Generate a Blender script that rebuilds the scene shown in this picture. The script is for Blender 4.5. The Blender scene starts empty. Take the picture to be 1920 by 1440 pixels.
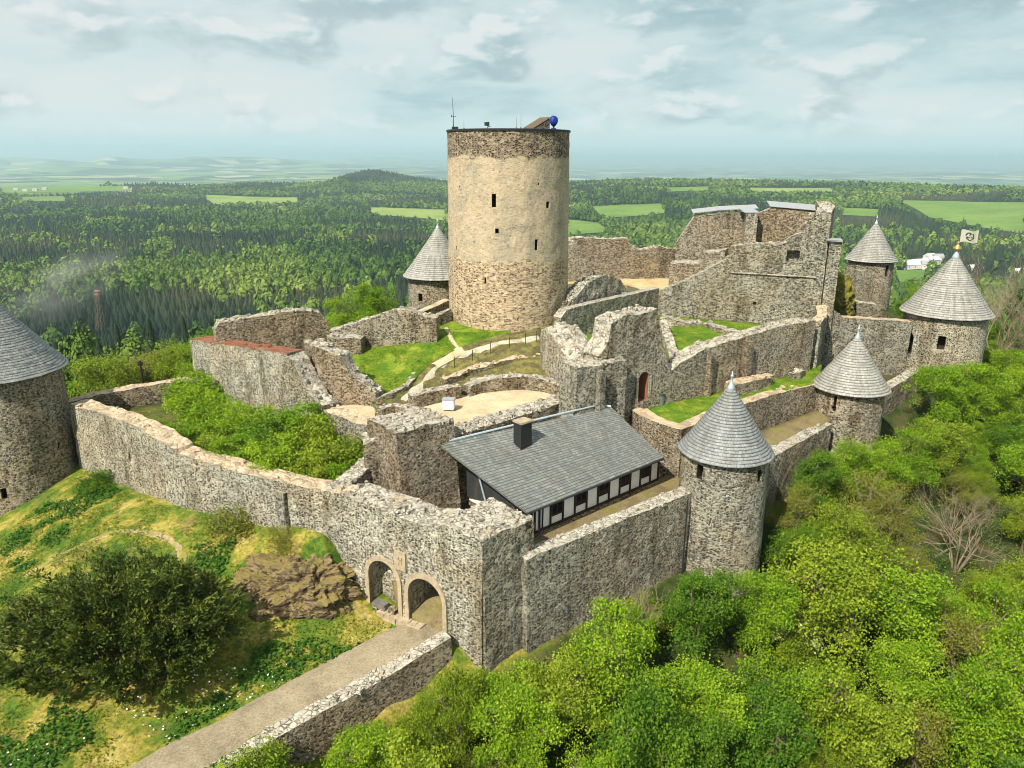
import bpy, bmesh, math, random
import numpy as np
from mathutils import Vector, Matrix, noise
from mathutils.geometry import delaunay_2d_cdt

random.seed(7)
RNG = np.random.default_rng(7)
C = bpy.context.scene.collection
D2R = math.radians

# ------------------------------------------------------------------ camera
F = 1400.0                       # focal length in pixels of a 1920-wide frame
PITCH = math.atan((720 - 291) / F)
ROLL = D2R(0.22)
CAM = Vector((0, 0, 16.5))
ROT = Matrix.Rotation(math.pi / 2 - PITCH, 3, 'X') @ Matrix.Rotation(ROLL, 3, 'Z')

def ray(u, v):
    return ROT @ Vector(((u - 960) / F, -(v - 720) / F, -1))

def P(u, v, z):                  # point of the scene seen at a pixel, at a known height
    d = ray(u, v)
    t = (z - CAM.z) / d.z
    return CAM + d * t

def PW(u, v, a, b):              # point seen at a pixel, on the vertical plane through a and b
    d = ray(u, v)
    ax, ay, bx, by = a[0], a[1], b[0], b[1]
    nx, ny = -(by - ay), bx - ax
    t = (nx * (ax - CAM.x) + ny * (ay - CAM.y)) / (nx * d.x + ny * d.y)
    return CAM + d * t

def proj(p):
    q = ROT.transposed() @ (Vector(p) - CAM)
    return 960 + F * q.x / -q.z, 720 - F * q.y / -q.z

cd = bpy.data.cameras.new('camera')
cam = bpy.data.objects.new('camera', cd)
C.objects.link(cam)
cam.matrix_world = Matrix.Translation(CAM) @ ROT.to_4x4()
cd.sensor_width = 36.0
cd.lens = 36.0 * F / 1920
cd.clip_start = 0.5
cd.clip_end = 200000
bpy.context.scene.camera = cam

# ------------------------------------------------------------------ materials
def new_mat(name):
    m = bpy.data.materials.new(name)
    m.use_nodes = True
    nt = m.node_tree
    bs = nt.nodes['Principled BSDF']
    bs.inputs['Roughness'].default_value = 0.9
    bs.inputs['Specular IOR Level'].default_value = 0.2
    return m, nt, bs

class NT:
    def __init__(s, nt): s.nt = nt
    def n(s, t, **kw):
        x = s.nt.nodes.new(t)
        for k, v in kw.items():
            if k in x.inputs: x.inputs[k].default_value = v
            else: setattr(x, k, v)
        return x
    def l(s, a, b): s.nt.links.new(a, b)
    def pos(s): return s.n('ShaderNodeNewGeometry').outputs['Position']
    def scale(s, vec, sc):
        m = s.n('ShaderNodeMapping'); m.inputs['Scale'].default_value = sc
        s.l(vec, m.inputs['Vector']); return m.outputs['Vector']
    def noise(s, vec, scale, detail=4, rough=.55, out='Fac'):
        x = s.n('ShaderNodeTexNoise'); x.inputs['Scale'].default_value = scale
        x.inputs['Detail'].default_value = detail; x.inputs['Roughness'].default_value = rough
        if vec is not None: s.l(vec, x.inputs['Vector'])
        return x.outputs[out]
    def voro(s, vec, scale, feature='F1', rnd=1.0, dim='3D'):
        x = s.n('ShaderNodeTexVoronoi'); x.voronoi_dimensions = dim; x.feature = feature
        x.inputs['Scale'].default_value = scale; x.inputs['Randomness'].default_value = rnd
        s.l(vec, x.inputs['Vector']); return x
    def ramp(s, fac, stops, interp='LINEAR'):
        r = s.n('ShaderNodeValToRGB'); r.color_ramp.interpolation = interp
        el = r.color_ramp.elements
        while len(el) < len(stops): el.new(0.5)
        for e, (p, c) in zip(el, stops):
            e.position = p; e.color = (*c, 1) if len(c) == 3 else c
        s.l(fac, r.inputs['Fac']); return r.outputs['Color']
    def mix(s, fac, a, b, blend='MIX'):
        x = s.n('ShaderNodeMix'); x.data_type = 'RGBA'; x.blend_type = blend
        for k, v in ((0, fac), (6, a), (7, b)):
            if hasattr(v, 'is_output') or hasattr(v, 'links'): s.l(v, x.inputs[k])
            elif k == 0: x.inputs[0].default_value = v
            else: x.inputs[k].default_value = (*v, 1)
        return x.outputs[2]
    def math(s, op, a, b=None, c=None, clamp=False):
        x = s.n('ShaderNodeMath'); x.operation = op; x.use_clamp = clamp
        for k, v in enumerate((a, b, c)):
            if v is None: continue
            if hasattr(v, 'links'): s.l(v, x.inputs[k])
            else: x.inputs[k].default_value = v
        return x.outputs[0]
    def sstep(s, v, lo, hi):
        x = s.n('ShaderNodeMapRange'); x.interpolation_type = 'SMOOTHSTEP'
        x.inputs['From Min'].default_value = lo; x.inputs['From Max'].default_value = hi
        s.l(v, x.inputs['Value']); return x.outputs['Result']
    def sep(s, vec):
        x = s.n('ShaderNodeSeparateXYZ'); s.l(vec, x.inputs[0]); return x.outputs
    def bump(s, h, bs, strength=.5, dist=.05):
        b = s.n('ShaderNodeBump'); b.inputs['Strength'].default_value = strength
        b.inputs['Distance'].default_value = dist
        s.l(h, b.inputs['Height']); s.l(b.outputs['Normal'], bs.inputs['Normal'])

def warp(g, pos, amt, sc):
    nz = g.noise(pos, sc, 2, .5, 'Color')
    a = g.n('ShaderNodeVectorMath'); a.operation = 'SUBTRACT'
    g.l(nz, a.inputs[0]); a.inputs[1].default_value = (.5, .5, .5)
    b = g.n('ShaderNodeVectorMath'); b.operation = 'SCALE'; b.inputs['Scale'].default_value = amt
    g.l(a.outputs[0], b.inputs[0])
    c = g.n('ShaderNodeVectorMath'); c.operation = 'ADD'
    g.l(pos, c.inputs[0]); g.l(b.outputs[0], c.inputs[1])
    return c.outputs[0]

def masonry_nodes(g, pos, cell=4.5, flat=1.8, mortar=(.62, .58, .495), stones=None, joint=(.03, .12)):
    stones = stones or [(.0, (.040, .036, .030)), (.28, (.11, .098, .078)), (.5, (.21, .19, .15)), (.72, (.38, .35, .285)), (1., (.55, .515, .435))]
    w = warp(g, pos, .22, 2.2)
    q = g.scale(w, (1, 1, flat))
    e = g.voro(q, cell, 'DISTANCE_TO_EDGE', .8).outputs['Distance']
    cc = g.voro(q, cell, 'F1', .8).outputs['Color']
    val = g.sep(cc)[0]
    st = g.ramp(val, stones)
    f = g.sstep(e, *joint)
    big = g.noise(pos, .35, 4, .6)
    mcol = g.mix(g.sstep(big, .35, .68), mortar, tuple(c * .62 for c in mortar))
    col = g.mix(f, mcol, st)
    return col, e, f, val

def mat_masonry(name, cell=4.5, mortar=(.62, .58, .495), tone=(.96, .975, .92), stones=None, joint=(.03, .12), moss=0., flat=1.75):
    m, nt, bs = new_mat(name); g = NT(nt)
    pos = g.pos()
    col, e, f, val = masonry_nodes(g, pos, cell, flat, mortar, stones, joint)
    fine = g.noise(pos, 9, 3, .6)
    pit = g.sstep(g.noise(g.scale(w2 := warp(g, pos, .1, 6.), (1, 1, 1.6)), 4.6, 3, .62), .545, .60)
    col = g.mix(g.math('MULTIPLY', pit, .66), col, (.045, .038, .03))
    col = g.mix(.35, col, g.ramp(fine, [(.3, (.25, .25, .25)), (.75, (1, 1, 1))]), 'MULTIPLY')
    rep = g.sstep(g.noise(g.scale(pos, (1, 1, 1.4)), .55, 5, .7), .575, .64)
    col = g.mix(g.math('MULTIPLY', rep, .42), col, tuple(c * .92 for c in mortar))
    stain = g.noise(g.scale(pos, (1, 1, .22)), .6, 5, .65)
    col = g.mix(g.sstep(stain, .50, .70), col, g.mix(1., col, (.52, .49, .42), 'MULTIPLY'))
    warmn = g.noise(pos, .22, 3, .5)
    col = g.mix(g.math('MULTIPLY', g.sstep(warmn, .42, .62), .55), col, g.mix(1., col, (1.0, .88, .72), 'MULTIPLY'))
    if moss:
        mn = g.noise(pos, 1.3, 5, .65)
        col = g.mix(g.math('MULTIPLY', g.sstep(mn, .5, .7), moss), col, (.13, .12, .02))
    col = g.mix(1., col, tone, 'MULTIPLY')
    g.l(col, bs.inputs['Base Color'])
    h = g.math('ADD', g.math('MULTIPLY', g.sstep(e, 0, .16), 1.), g.math('MULTIPLY', g.math('ADD', fine, val), .45))
    g.bump(h, bs, .8, .07)
    return m

def mat_cap(name, light=(.54, .495, .405), dark=(.075, .063, .048), cell=3.2, amount=.17):
    # rubble set in pale mortar on the wall tops: pale stones with open joints
    m, nt, bs = new_mat(name); g = NT(nt)
    pos = g.pos()
    w = warp(g, pos, .3, 2.)
    q = g.scale(w, (1, 1, 1.3))
    e = g.voro(q, cell, 'DISTANCE_TO_EDGE', 1.).outputs['Distance']
    val = g.sep(g.voro(q, cell, 'F1', 1.).outputs['Color'])[1]
    st = g.ramp(val, [(0, tuple(c * .55 for c in light)), (.4, tuple(c * .85 for c in light)), (1, light)])
    f = g.sstep(e, .0, amount)
    gap = g.sstep(g.noise(pos, 1.8, 4, .6), .42, .62)
    col = g.mix(g.math('MULTIPLY', g.math('SUBTRACT', 1., f), gap), st, dark)
    fine = g.noise(pos, 8, 3, .6)
    col = g.mix(.3, col, g.ramp(fine, [(.3, (.35, .33, .3)), (.7, (1, 1, 1))]), 'MULTIPLY')
    lich = g.noise(pos, .6, 4, .6)
    col = g.mix(g.math('MULTIPLY', g.sstep(lich, .55, .75), .55), col, (.36, .27, .14))
    g.l(col, bs.inputs['Base Color'])
    g.bump(g.math('ADD', g.sstep(e, 0, .2), g.math('MULTIPLY', fine, .4)), bs, .8, .06)
    return m

def mat_keep(name):
    # basalt below and in the top band, weathered lime plaster between
    m, nt, bs = new_mat(name); g = NT(nt)
    pos = g.pos()
    low, e, f, val = masonry_nodes(g, pos, 3.7, 2.2, (.58, .46, .30),
        [(.0, (.07, .05, .033)), (.25, (.20, .145, .09)), (.6, (.42, .32, .20)), (1., (.60, .48, .32))], (.01, .10))
    top, e2, f2, v2 = masonry_nodes(g, pos, 3.6, 1.8, (.36, .29, .20),
        [(.0, (.025, .02, .015)), (.4, (.08, .062, .042)), (.7, (.18, .14, .095)), (1., (.38, .30, .21))], (.02, .12))
    n1 = g.noise(g.scale(pos, (1, 1, .5)), .5, 6, .65)
    n2 = g.noise(pos, 2.4, 5, .7)
    n3 = g.noise(g.scale(pos, (1, 1, 4.5)), 1.6, 3, .6)
    pl = g.ramp(n1, [(.3, (.52, .42, .285)), (.46, (.47, .39, .275)), (.58, (.36, .325, .24)), (.74, (.24, .235, .18))])
    pl = g.mix(.45, pl, g.ramp(n2, [(.3, (.55, .5, .45)), (.62, (1, 1, 1))]), 'MULTIPLY')
    pl = g.mix(g.math('ADD', .22, g.math('MULTIPLY', g.sstep(n3, .46, .68), .5)), pl, low)
    stain = g.sstep(g.noise(g.scale(pos, (1, 1, .12)), .35, 4, .6), .55, .68)
    pl = g.mix(g.math('MULTIPLY', stain, .5), pl, (.24, .22, .17))
    z = g.sep(pos)[2]
    zz = g.math('ADD', z, g.math('MULTIPLY', g.math('SUBTRACT', g.noise(pos, .45, 4, .7), .5), 3.0))
    fl = g.sstep(zz, 6.2, 6.7)
    zt = g.math('ADD', z, g.math('MULTIPLY', g.math('SUBTRACT', g.noise(pos, .5, 3, .6), .5), 2.0))
    ft = g.sstep(zt, 16.15, 16.4)
    col = g.mix(fl, low, pl)
    col = g.mix(ft, col, top)
    g.l(col, bs.inputs['Base Color'])
    hh = g.math('MULTIPLY', g.sstep(e, 0, .12), g.math('SUBTRACT', 1.25, g.math('SUBTRACT', fl, ft)))
    g.bump(g.math('ADD', hh, g.math('MULTIPLY', n2, .5)), bs, .55, .06)
    return m

def mat_slate(name, cols, mossy=.4, rows=(.34, .22), rough=.55):
    # courses run along the v direction of the roof's own UV map (metres)
    m, nt, bs = new_mat(name); g = NT(nt)
    uv = g.n('ShaderNodeUVMap').outputs['UV']
    b = g.n('ShaderNodeTexBrick')
    b.inputs['Scale'].default_value = 1.0
    b.inputs['Brick Width'].default_value = rows[0]; b.inputs['Row Height'].default_value = rows[1]
    b.inputs['Mortar Size'].default_value = .014; b.inputs['Mortar Smooth'].default_value = .5
    b.inputs['Color1'].default_value = (0, 0, 0, 1); b.inputs['Color2'].default_value = (1, 1, 1, 1)
    b.inputs['Mortar'].default_value = (.25, .25, .25, 1)
    g.l(uv, b.inputs['Vector'])
    pos = g.pos()
    col = g.ramp(g.math('ADD', g.math('MULTIPLY', g.sep(b.outputs['Color'])[0], .45), .27), cols)
    n = g.noise(pos, .8, 5, .65)
    col = g.mix(g.math('MULTIPLY', g.sstep(n, .45, .72), mossy), col, (.235, .20, .135))
    run = g.sstep(g.noise(g.scale(uv, (1.1, .12, 1)), 1.3, 4, .6), .54, .68)
    col = g.mix(g.math('MULTIPLY', run, .45), col, (.17, .14, .10))
    n2 = g.noise(pos, 7, 3, .6)
    col = g.mix(.4, col, g.ramp(n2, [(.3, (.5, .5, .5)), (.7, (1, 1, 1))]), 'MULTIPLY')
    col = g.mix(g.math('MULTIPLY', b.outputs['Fac'], .45), col, (.05, .05, .05))
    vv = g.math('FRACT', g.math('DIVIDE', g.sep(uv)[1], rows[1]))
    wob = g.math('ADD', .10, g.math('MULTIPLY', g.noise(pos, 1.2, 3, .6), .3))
    lip_shade = g.math('MULTIPLY', g.math('SUBTRACT', 1., g.sstep(g.math('SUBTRACT', vv, wob), -.04, .06)), .72)  # shading line painted into the colour along the edge of each course
    col = g.mix(lip_shade, col, g.mix(1., col, (.28, .27, .25), 'MULTIPLY'))
    streak = g.noise(g.scale(uv, (2.2, .25, 1)), 1., 4, .6)
    col = g.mix(.5, col, g.ramp(streak, [(.32, (.55, .54, .5)), (.62, (1.15, 1.14, 1.1))]), 'MULTIPLY')
    g.l(col, bs.inputs['Base Color'])
    bs.inputs['Roughness'].default_value = rough; bs.inputs['Specular IOR Level'].default_value = .4
    g.bump(g.math('SUBTRACT', g.math('MULTIPLY', g.math('SUBTRACT', 1., vv), .8), g.math('MULTIPLY', b.outputs['Fac'], .5)), bs, .7, .05)
    return m

def mat_ground(name, stops, sc=.5, fine=6., dark=.45, extra=None, bump=.6):
    m, nt, bs = new_mat(name); g = NT(nt)
    pos = g.pos()
    n = g.noise(warp(g, pos, 1.2, .6), sc, 6, .68)
    col = g.ramp(n, stops)
    nf = g.noise(pos, fine, 4, .7)
    col = g.mix(dark, col, g.ramp(nf, [(.32, (.25, .28, .2)), (.62, (1.15, 1.15, 1.1))]), 'MULTIPLY')
    if extra:
        for (c, s, lo, hi, amt) in extra:
            col = g.mix(g.math('MULTIPLY', g.sstep(g.noise(pos, s, 4, .6), lo, hi), amt), col, c)
    g.l(col, bs.inputs['Base Color'])
    g.bump(g.math('ADD', nf, n), bs, bump, .08)
    return m

def mat_plain(name, col, rough=.6, metal=0., var=.25, sc=3.):
    m, nt, bs = new_mat(name); g = NT(nt)
    n = g.noise(g.pos(), sc, 4, .6)
    c = g.mix(1., col, g.ramp(n, [(.3, (1 - var,) * 3), (.7, (1, 1, 1))]), 'MULTIPLY')
    g.l(c, bs.inputs['Base Color'])
    bs.inputs['Roughness'].default_value = rough; bs.inputs['Metallic'].default_value = metal
    return m

def mat_leaf(name, cols, transl=.35):
    m, nt, bs = new_mat(name); g = NT(nt)
    geo = g.n('ShaderNodeNewGeometry')
    oi = g.n('ShaderNodeObjectInfo')
    r = geo.outputs['Random Per Island']
    pn = g.sstep(g.noise(geo.outputs['Position'], .75, 3, .6), .32, .68)
    v = g.math('ADD', g.math('ADD', g.math('MULTIPLY', r, .42), g.math('MULTIPLY', oi.outputs['Random'], .26)), g.math('MULTIPLY', pn, .32))
    col = g.ramp(v, cols)
    g.l(col, bs.inputs['Base Color'])
    bs.inputs['Roughness'].default_value = .6
    tr = g.n('ShaderNodeBsdfTranslucent')
    g.l(g.mix(1., col, (1.0, 1.0, .5), 'MULTIPLY'), tr.inputs['Color'])
    mx = g.n('ShaderNodeMixShader'); mx.inputs[0].default_value = transl
    g.l(bs.outputs[0], mx.inputs[1]); g.l(tr.outputs[0], mx.inputs[2])
    g.l(mx.outputs[0], nt.nodes['Material Output'].inputs['Surface'])
    return m

def mat_bark(name, a, b):
    m, nt, bs = new_mat(name); g = NT(nt)
    n = g.noise(g.scale(g.pos(), (1, 1, .3)), 5, 4, .6)
    g.l(g.ramp(n, [(.3, a), (.7, b)]), bs.inputs['Base Color'])
    return m

M = {}
M['stone'] = mat_masonry('masonry_grey')
M['stone_pale'] = mat_masonry('masonry_pale', 4.4, (.80, .75, .65), joint=(.04, .15))
M['stone_warm'] = mat_masonry('masonry_warm', 4.5, (.60, .54, .44), (.97, .95, .88))
M['stone_dark'] = mat_masonry('masonry_dark', 4.7, (.53, .46, .36), (.96, .91, .82))
M['stone_moss'] = mat_masonry('masonry_mossy', 4.8, (.40, .35, .25), (.95, .92, .8), moss=.95)
M['cap'] = mat_cap('rubble_capping')
M['cap_warm'] = mat_cap('earthy_capping', (.62, .48, .33), (.2, .14, .08), 2.2, .08)
M['cap_red'] = mat_cap('red_brown_capping', (.30, .125, .075), (.15, .07, .04), 2.6, .08)
M['smooth_cap'] = mat_cap('smooth_capping', (.60, .47, .32), (.3, .22, .14), 1.2, .05)
M['keep'] = mat_keep('keep_plaster_and_basalt')
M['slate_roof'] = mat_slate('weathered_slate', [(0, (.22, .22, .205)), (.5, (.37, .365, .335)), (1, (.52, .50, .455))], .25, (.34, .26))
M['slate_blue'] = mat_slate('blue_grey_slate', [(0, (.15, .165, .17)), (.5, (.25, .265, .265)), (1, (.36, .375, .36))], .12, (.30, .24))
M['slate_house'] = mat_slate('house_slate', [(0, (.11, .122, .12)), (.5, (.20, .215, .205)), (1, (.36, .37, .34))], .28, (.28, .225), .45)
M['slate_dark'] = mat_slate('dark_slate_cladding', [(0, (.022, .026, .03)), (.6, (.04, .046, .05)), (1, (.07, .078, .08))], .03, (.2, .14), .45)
M['lead'] = mat_plain('lead_flashing', (.46, .55, .60), .45, .3)
M['zinc'] = mat_plain('zinc_cover', (.33, .345, .36), .7, .0, .2)
M['trough'] = mat_plain('grey_basin_stone', (.20, .19, .175), .9, 0, .4, 4)
M['moss'] = mat_ground('moss_cover', [(.32, (.05, .04, .02)), (.45, (.15, .14, .025)), (.6, (.21, .19, .03)), (.75, (.30, .24, .09))], .9, 6, .5)
M['gold'] = mat_plain('gilt_copper', (.62, .42, .14), .4, .7)
M['plaster'] = mat_plain('pale_plaster', (.86, .80, .73), .9, 0, .12, 1.5)
M['timber'] = mat_plain('dark_timber', (.035, .020, .016), .7)
M['glass'] = mat_plain('window_glass', (.012, .010, .012), .12)
M['shutter'] = mat_plain('window_frame_paint', (.055, .028, .022), .6)
M['metal_dark'] = mat_plain('dark_metal', (.05, .055, .06), .5, .5)
M['metal_grey'] = mat_plain('grey_metal', (.20, .23, .24), .5, .4)
M['blue'] = mat_plain('blue_cover', (.012, .035, .24), .5, 0, .4, 4)
M['white'] = mat_plain('white_cabinet', (.74, .72, .72), .6, 0, .15)
M['cloth'] = mat_plain('flag_cloth', (.42, .42, .34), .9, 0, .1)
M['black'] = mat_plain('black_paint', (.02, .02, .02), .7)
M['reveal'] = mat_plain('opening_painted_shade', (.05, .038, .03), .95, 0, .5, 5)  # dark tone paints in the shade inside the slits
M['ashlar'] = mat_plain('dressed_sandstone', (.46, .37, .25), .9, 0, .4, 3)
M['wood'] = mat_plain('brown_wood', (.13, .095, .065), .8)
M['wood_red'] = mat_plain('red_brown_wood', (.27, .12, .075), .8)
M['lawn'] = mat_ground('castle_lawn', [(.3, (.045, .11, .006)), (.48, (.10, .19, .010)), (.60, (.20, .25, .02)), (.74, (.36, .31, .08))], .7, 7, .55)
M['sand'] = mat_ground('pale_sand', [(.3, (.44, .32, .19)), (.5, (.55, .43, .28)), (.7, (.64, .52, .37))], .5, 5, .3, [((.36, .27, .16), .9, .5, .7, .5)], .3)
M['court'] = mat_ground('worn_courtyard', [(.35, (.13, .10, .045)), (.5, (.21, .16, .085)), (.65, (.27, .21, .10))], .5, 6, .4, [((.12, .13, .02), .5, .5, .65, .6)])
M['garden'] = mat_ground('garden_soil', [(.3, (.04, .06, .012)), (.5, (.09, .10, .02)), (.7, (.2, .18, .05))], .6, 5, .5)
M['gravel'] = mat_ground('pale_gravel', [(.3, (.30, .26, .19)), (.5, (.46, .41, .32)), (.7, (.58, .52, .42))], .9, 9, .55)
M['bank'] = mat_ground('mossy_bank', [(.3, (.05, .05, .02)), (.5, (.14, .12, .05)), (.62, (.22, .20, .05)), (.75, (.34, .28, .14))], 1.1, 6, .6)
M['yard'] = mat_ground('dry_yard', [(.3, (.42, .30, .13)), (.5, (.52, .40, .22)), (.7, (.60, .49, .31))], .4, 5, .3, [((.22, .21, .03), .25, .5, .62, .8)])

# ------------------------------------------------------------------ object helpers
def link(o, parent=None):
    C.objects.link(o)
    if parent is not None: o.parent = parent
    return o

def tag(o, label=None, cat=None, group=None, kind=None):
    if label: o['label'] = label
    if cat: o['category'] = cat
    if group: o['group'] = group
    if kind: o['kind'] = kind
    return o

def thing(name, label, cat, loc=(0, 0, 0), group=None):
    o = bpy.data.objects.new(name, None)
    o.empty_display_size = .3
    o.location = loc
    link(o)
    return tag(o, label, cat, group)

def mesh_obj(name, verts, faces, mats, parent=None, midx=None, smooth=False, uv=None):
    org = Vector(parent.location) if parent is not None and parent.parent is None else Vector((0, 0, 0))
    if parent is not None and parent.parent is not None:
        org = Vector(parent.parent.location) + Vector(parent.location)
    me = bpy.data.meshes.new(name)
    base = Vector((0, 0, 0))
    if parent is None:
        vs = [Vector(v) for v in verts]
        n = max(1, len(vs))
        base = Vector((sum(v.x for v in vs) / n, sum(v.y for v in vs) / n, min(v.z for v in vs)))
        verts = [v - base for v in vs]
    else:
        verts = [Vector(v) - org for v in verts]
    me.from_pydata([tuple(v) for v in verts], [], faces)
    for m in (mats if isinstance(mats, (list, tuple)) else [mats]):
        me.materials.append(m)
    if midx is not None: me.polygons.foreach_set('material_index', midx)
    if uv is not None:
        l = me.uv_layers.new(name='UVMap')
        k = 0
        for p, q in zip(me.polygons, uv):
            for li, c in zip(p.loop_indices, q): l.data[li].uv = c
    if smooth: me.polygons.foreach_set('use_smooth', [True] * len(me.polygons))
    me.validate(); me.update()
    o = bpy.data.objects.new(name, me)
    o.location = base
    return link(o, parent)

class MB:                                    # collects simple shapes into one mesh
    def __init__(s): s.v = []; s.f = []
    def add(s, vs, fs):
        k = len(s.v); s.v += [Vector(v) for v in vs]; s.f += [tuple(i + k for i in f) for f in fs]
    def box(s, c, size, rz=0., ax=None, jit=0., taper=1.):
        c = Vector(c)
        if ax is None: ax = (Vector((math.cos(rz), math.sin(rz), 0)), Vector((-math.sin(rz), math.cos(rz), 0)), Vector((0, 0, 1)))
        vs = []
        for k in (-1, 1):
            t = 1 if k < 0 else taper
            for i, j in ((-1, -1), (1, -1), (1, 1), (-1, 1)):
                p = c + ax[0] * (i * size[0] / 2 * t) + ax[1] * (j * size[1] / 2 * t) + ax[2] * (k * size[2] / 2)
                if jit: p += Vector((random.uniform(-jit, jit), random.uniform(-jit, jit), random.uniform(-jit, jit)))
                vs.append(p)
        s.add(vs, [(3, 2, 1, 0), (4, 5, 6, 7), (0, 1, 5, 4), (1, 2, 6, 5), (2, 3, 7, 6), (3, 0, 4, 7)])
    def tube(s, pts, rads, n=6):
        pts = [Vector(p) for p in pts]; k = len(s.v)
        up = Vector((.31, .17, .93))
        for i, p in enumerate(pts):
            d = (pts[min(i + 1, len(pts) - 1)] - pts[max(i - 1, 0)]).normalized()
            a = d.cross(up)
            if a.length < .1: a = d.cross(Vector((1, 0, 0)))
            a.normalize(); b = d.cross(a)
            r = rads[i] if isinstance(rads, (list, tuple)) else rads
            for j in range(n):
                t = 2 * math.pi * j / n
                s.v.append(p + a * (r * math.cos(t)) + b * (r * math.sin(t)))
        for i in range(len(pts) - 1):
            for j in range(n):
                s.f.append((k + i * n + j, k + i * n + (j + 1) % n, k + (i + 1) * n + (j + 1) % n, k + (i + 1) * n + j))
        s.f.append(tuple(k + j for j in range(n))[::-1])
        s.f.append(tuple(k + (len(pts) - 1) * n + j for j in range(n)))
    def lathe(s, c, prof, n=20):
        c = Vector(c); k = len(s.v)
        for r, z in prof:
            for j in range(n):
                t = 2 * math.pi * j / n
                s.v.append(c + Vector((r * math.cos(t), r * math.sin(t), z)))
        for i in range(len(prof) - 1):
            for j in range(n):
                s.f.append((k + i * n + j, k + i * n + (j + 1) % n, k + (i + 1) * n + (j + 1) % n, k + (i + 1) * n + j))
        s.f.append(tuple(k + j for j in range(n))[::-1])
        s.f.append(tuple(k + (len(prof) - 1) * n + j for j in range(n)))
    def build(s, name, mat, parent=None, smooth=False):
        return mesh_obj(name, s.v, s.f, mat, parent, smooth=smooth)

def fixnormals(o):
    bm = bmesh.new(); bm.from_mesh(o.data)
    bmesh.ops.recalc_face_normals(bm, faces=bm.faces)
    bm.to_mesh(o.data); bm.free()

def cut(o, cutters):                         # carve openings out of a solid
    tmp = []
    for vs, fs in cutters:
        me = bpy.data.meshes.new('cutter'); me.from_pydata([tuple(v) for v in vs], [], fs)
        c = bpy.data.objects.new('cutter', me); C.objects.link(c); tmp.append(c)
        fixnormals(c)
        m = o.modifiers.new('cut', 'BOOLEAN'); m.operation = 'DIFFERENCE'; m.solver = 'EXACT'; m.object = c
    bpy.context.view_layer.update()
    dg = bpy.context.evaluated_depsgraph_get()
    me = bpy.data.meshes.new_from_object(o.evaluated_get(dg))
    o.modifiers.clear()
    old = o.data; o.data = me; me.name = o.name
    bpy.data.meshes.remove(old)
    for c in tmp:
        m = c.data; bpy.data.objects.remove(c); bpy.data.meshes.remove(m)

def nz3(p, s, k=0.):
    return noise.noise(Vector((p[0] * s + k, p[1] * s - k, p[2] * s + 2 * k)))

def resample(prof, step):
    out = []
    for a, b in zip(prof[:-1], prof[1:]):
        L = math.hypot(b[0] - a[0], b[1] - a[1])
        n = max(1, int(round(L / step)))
        for i in range(n):
            t = i / n
            out.append(tuple(x + (y - x) * t for x, y in zip(a, b)))
    out.append(prof[-1])
    return out

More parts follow.
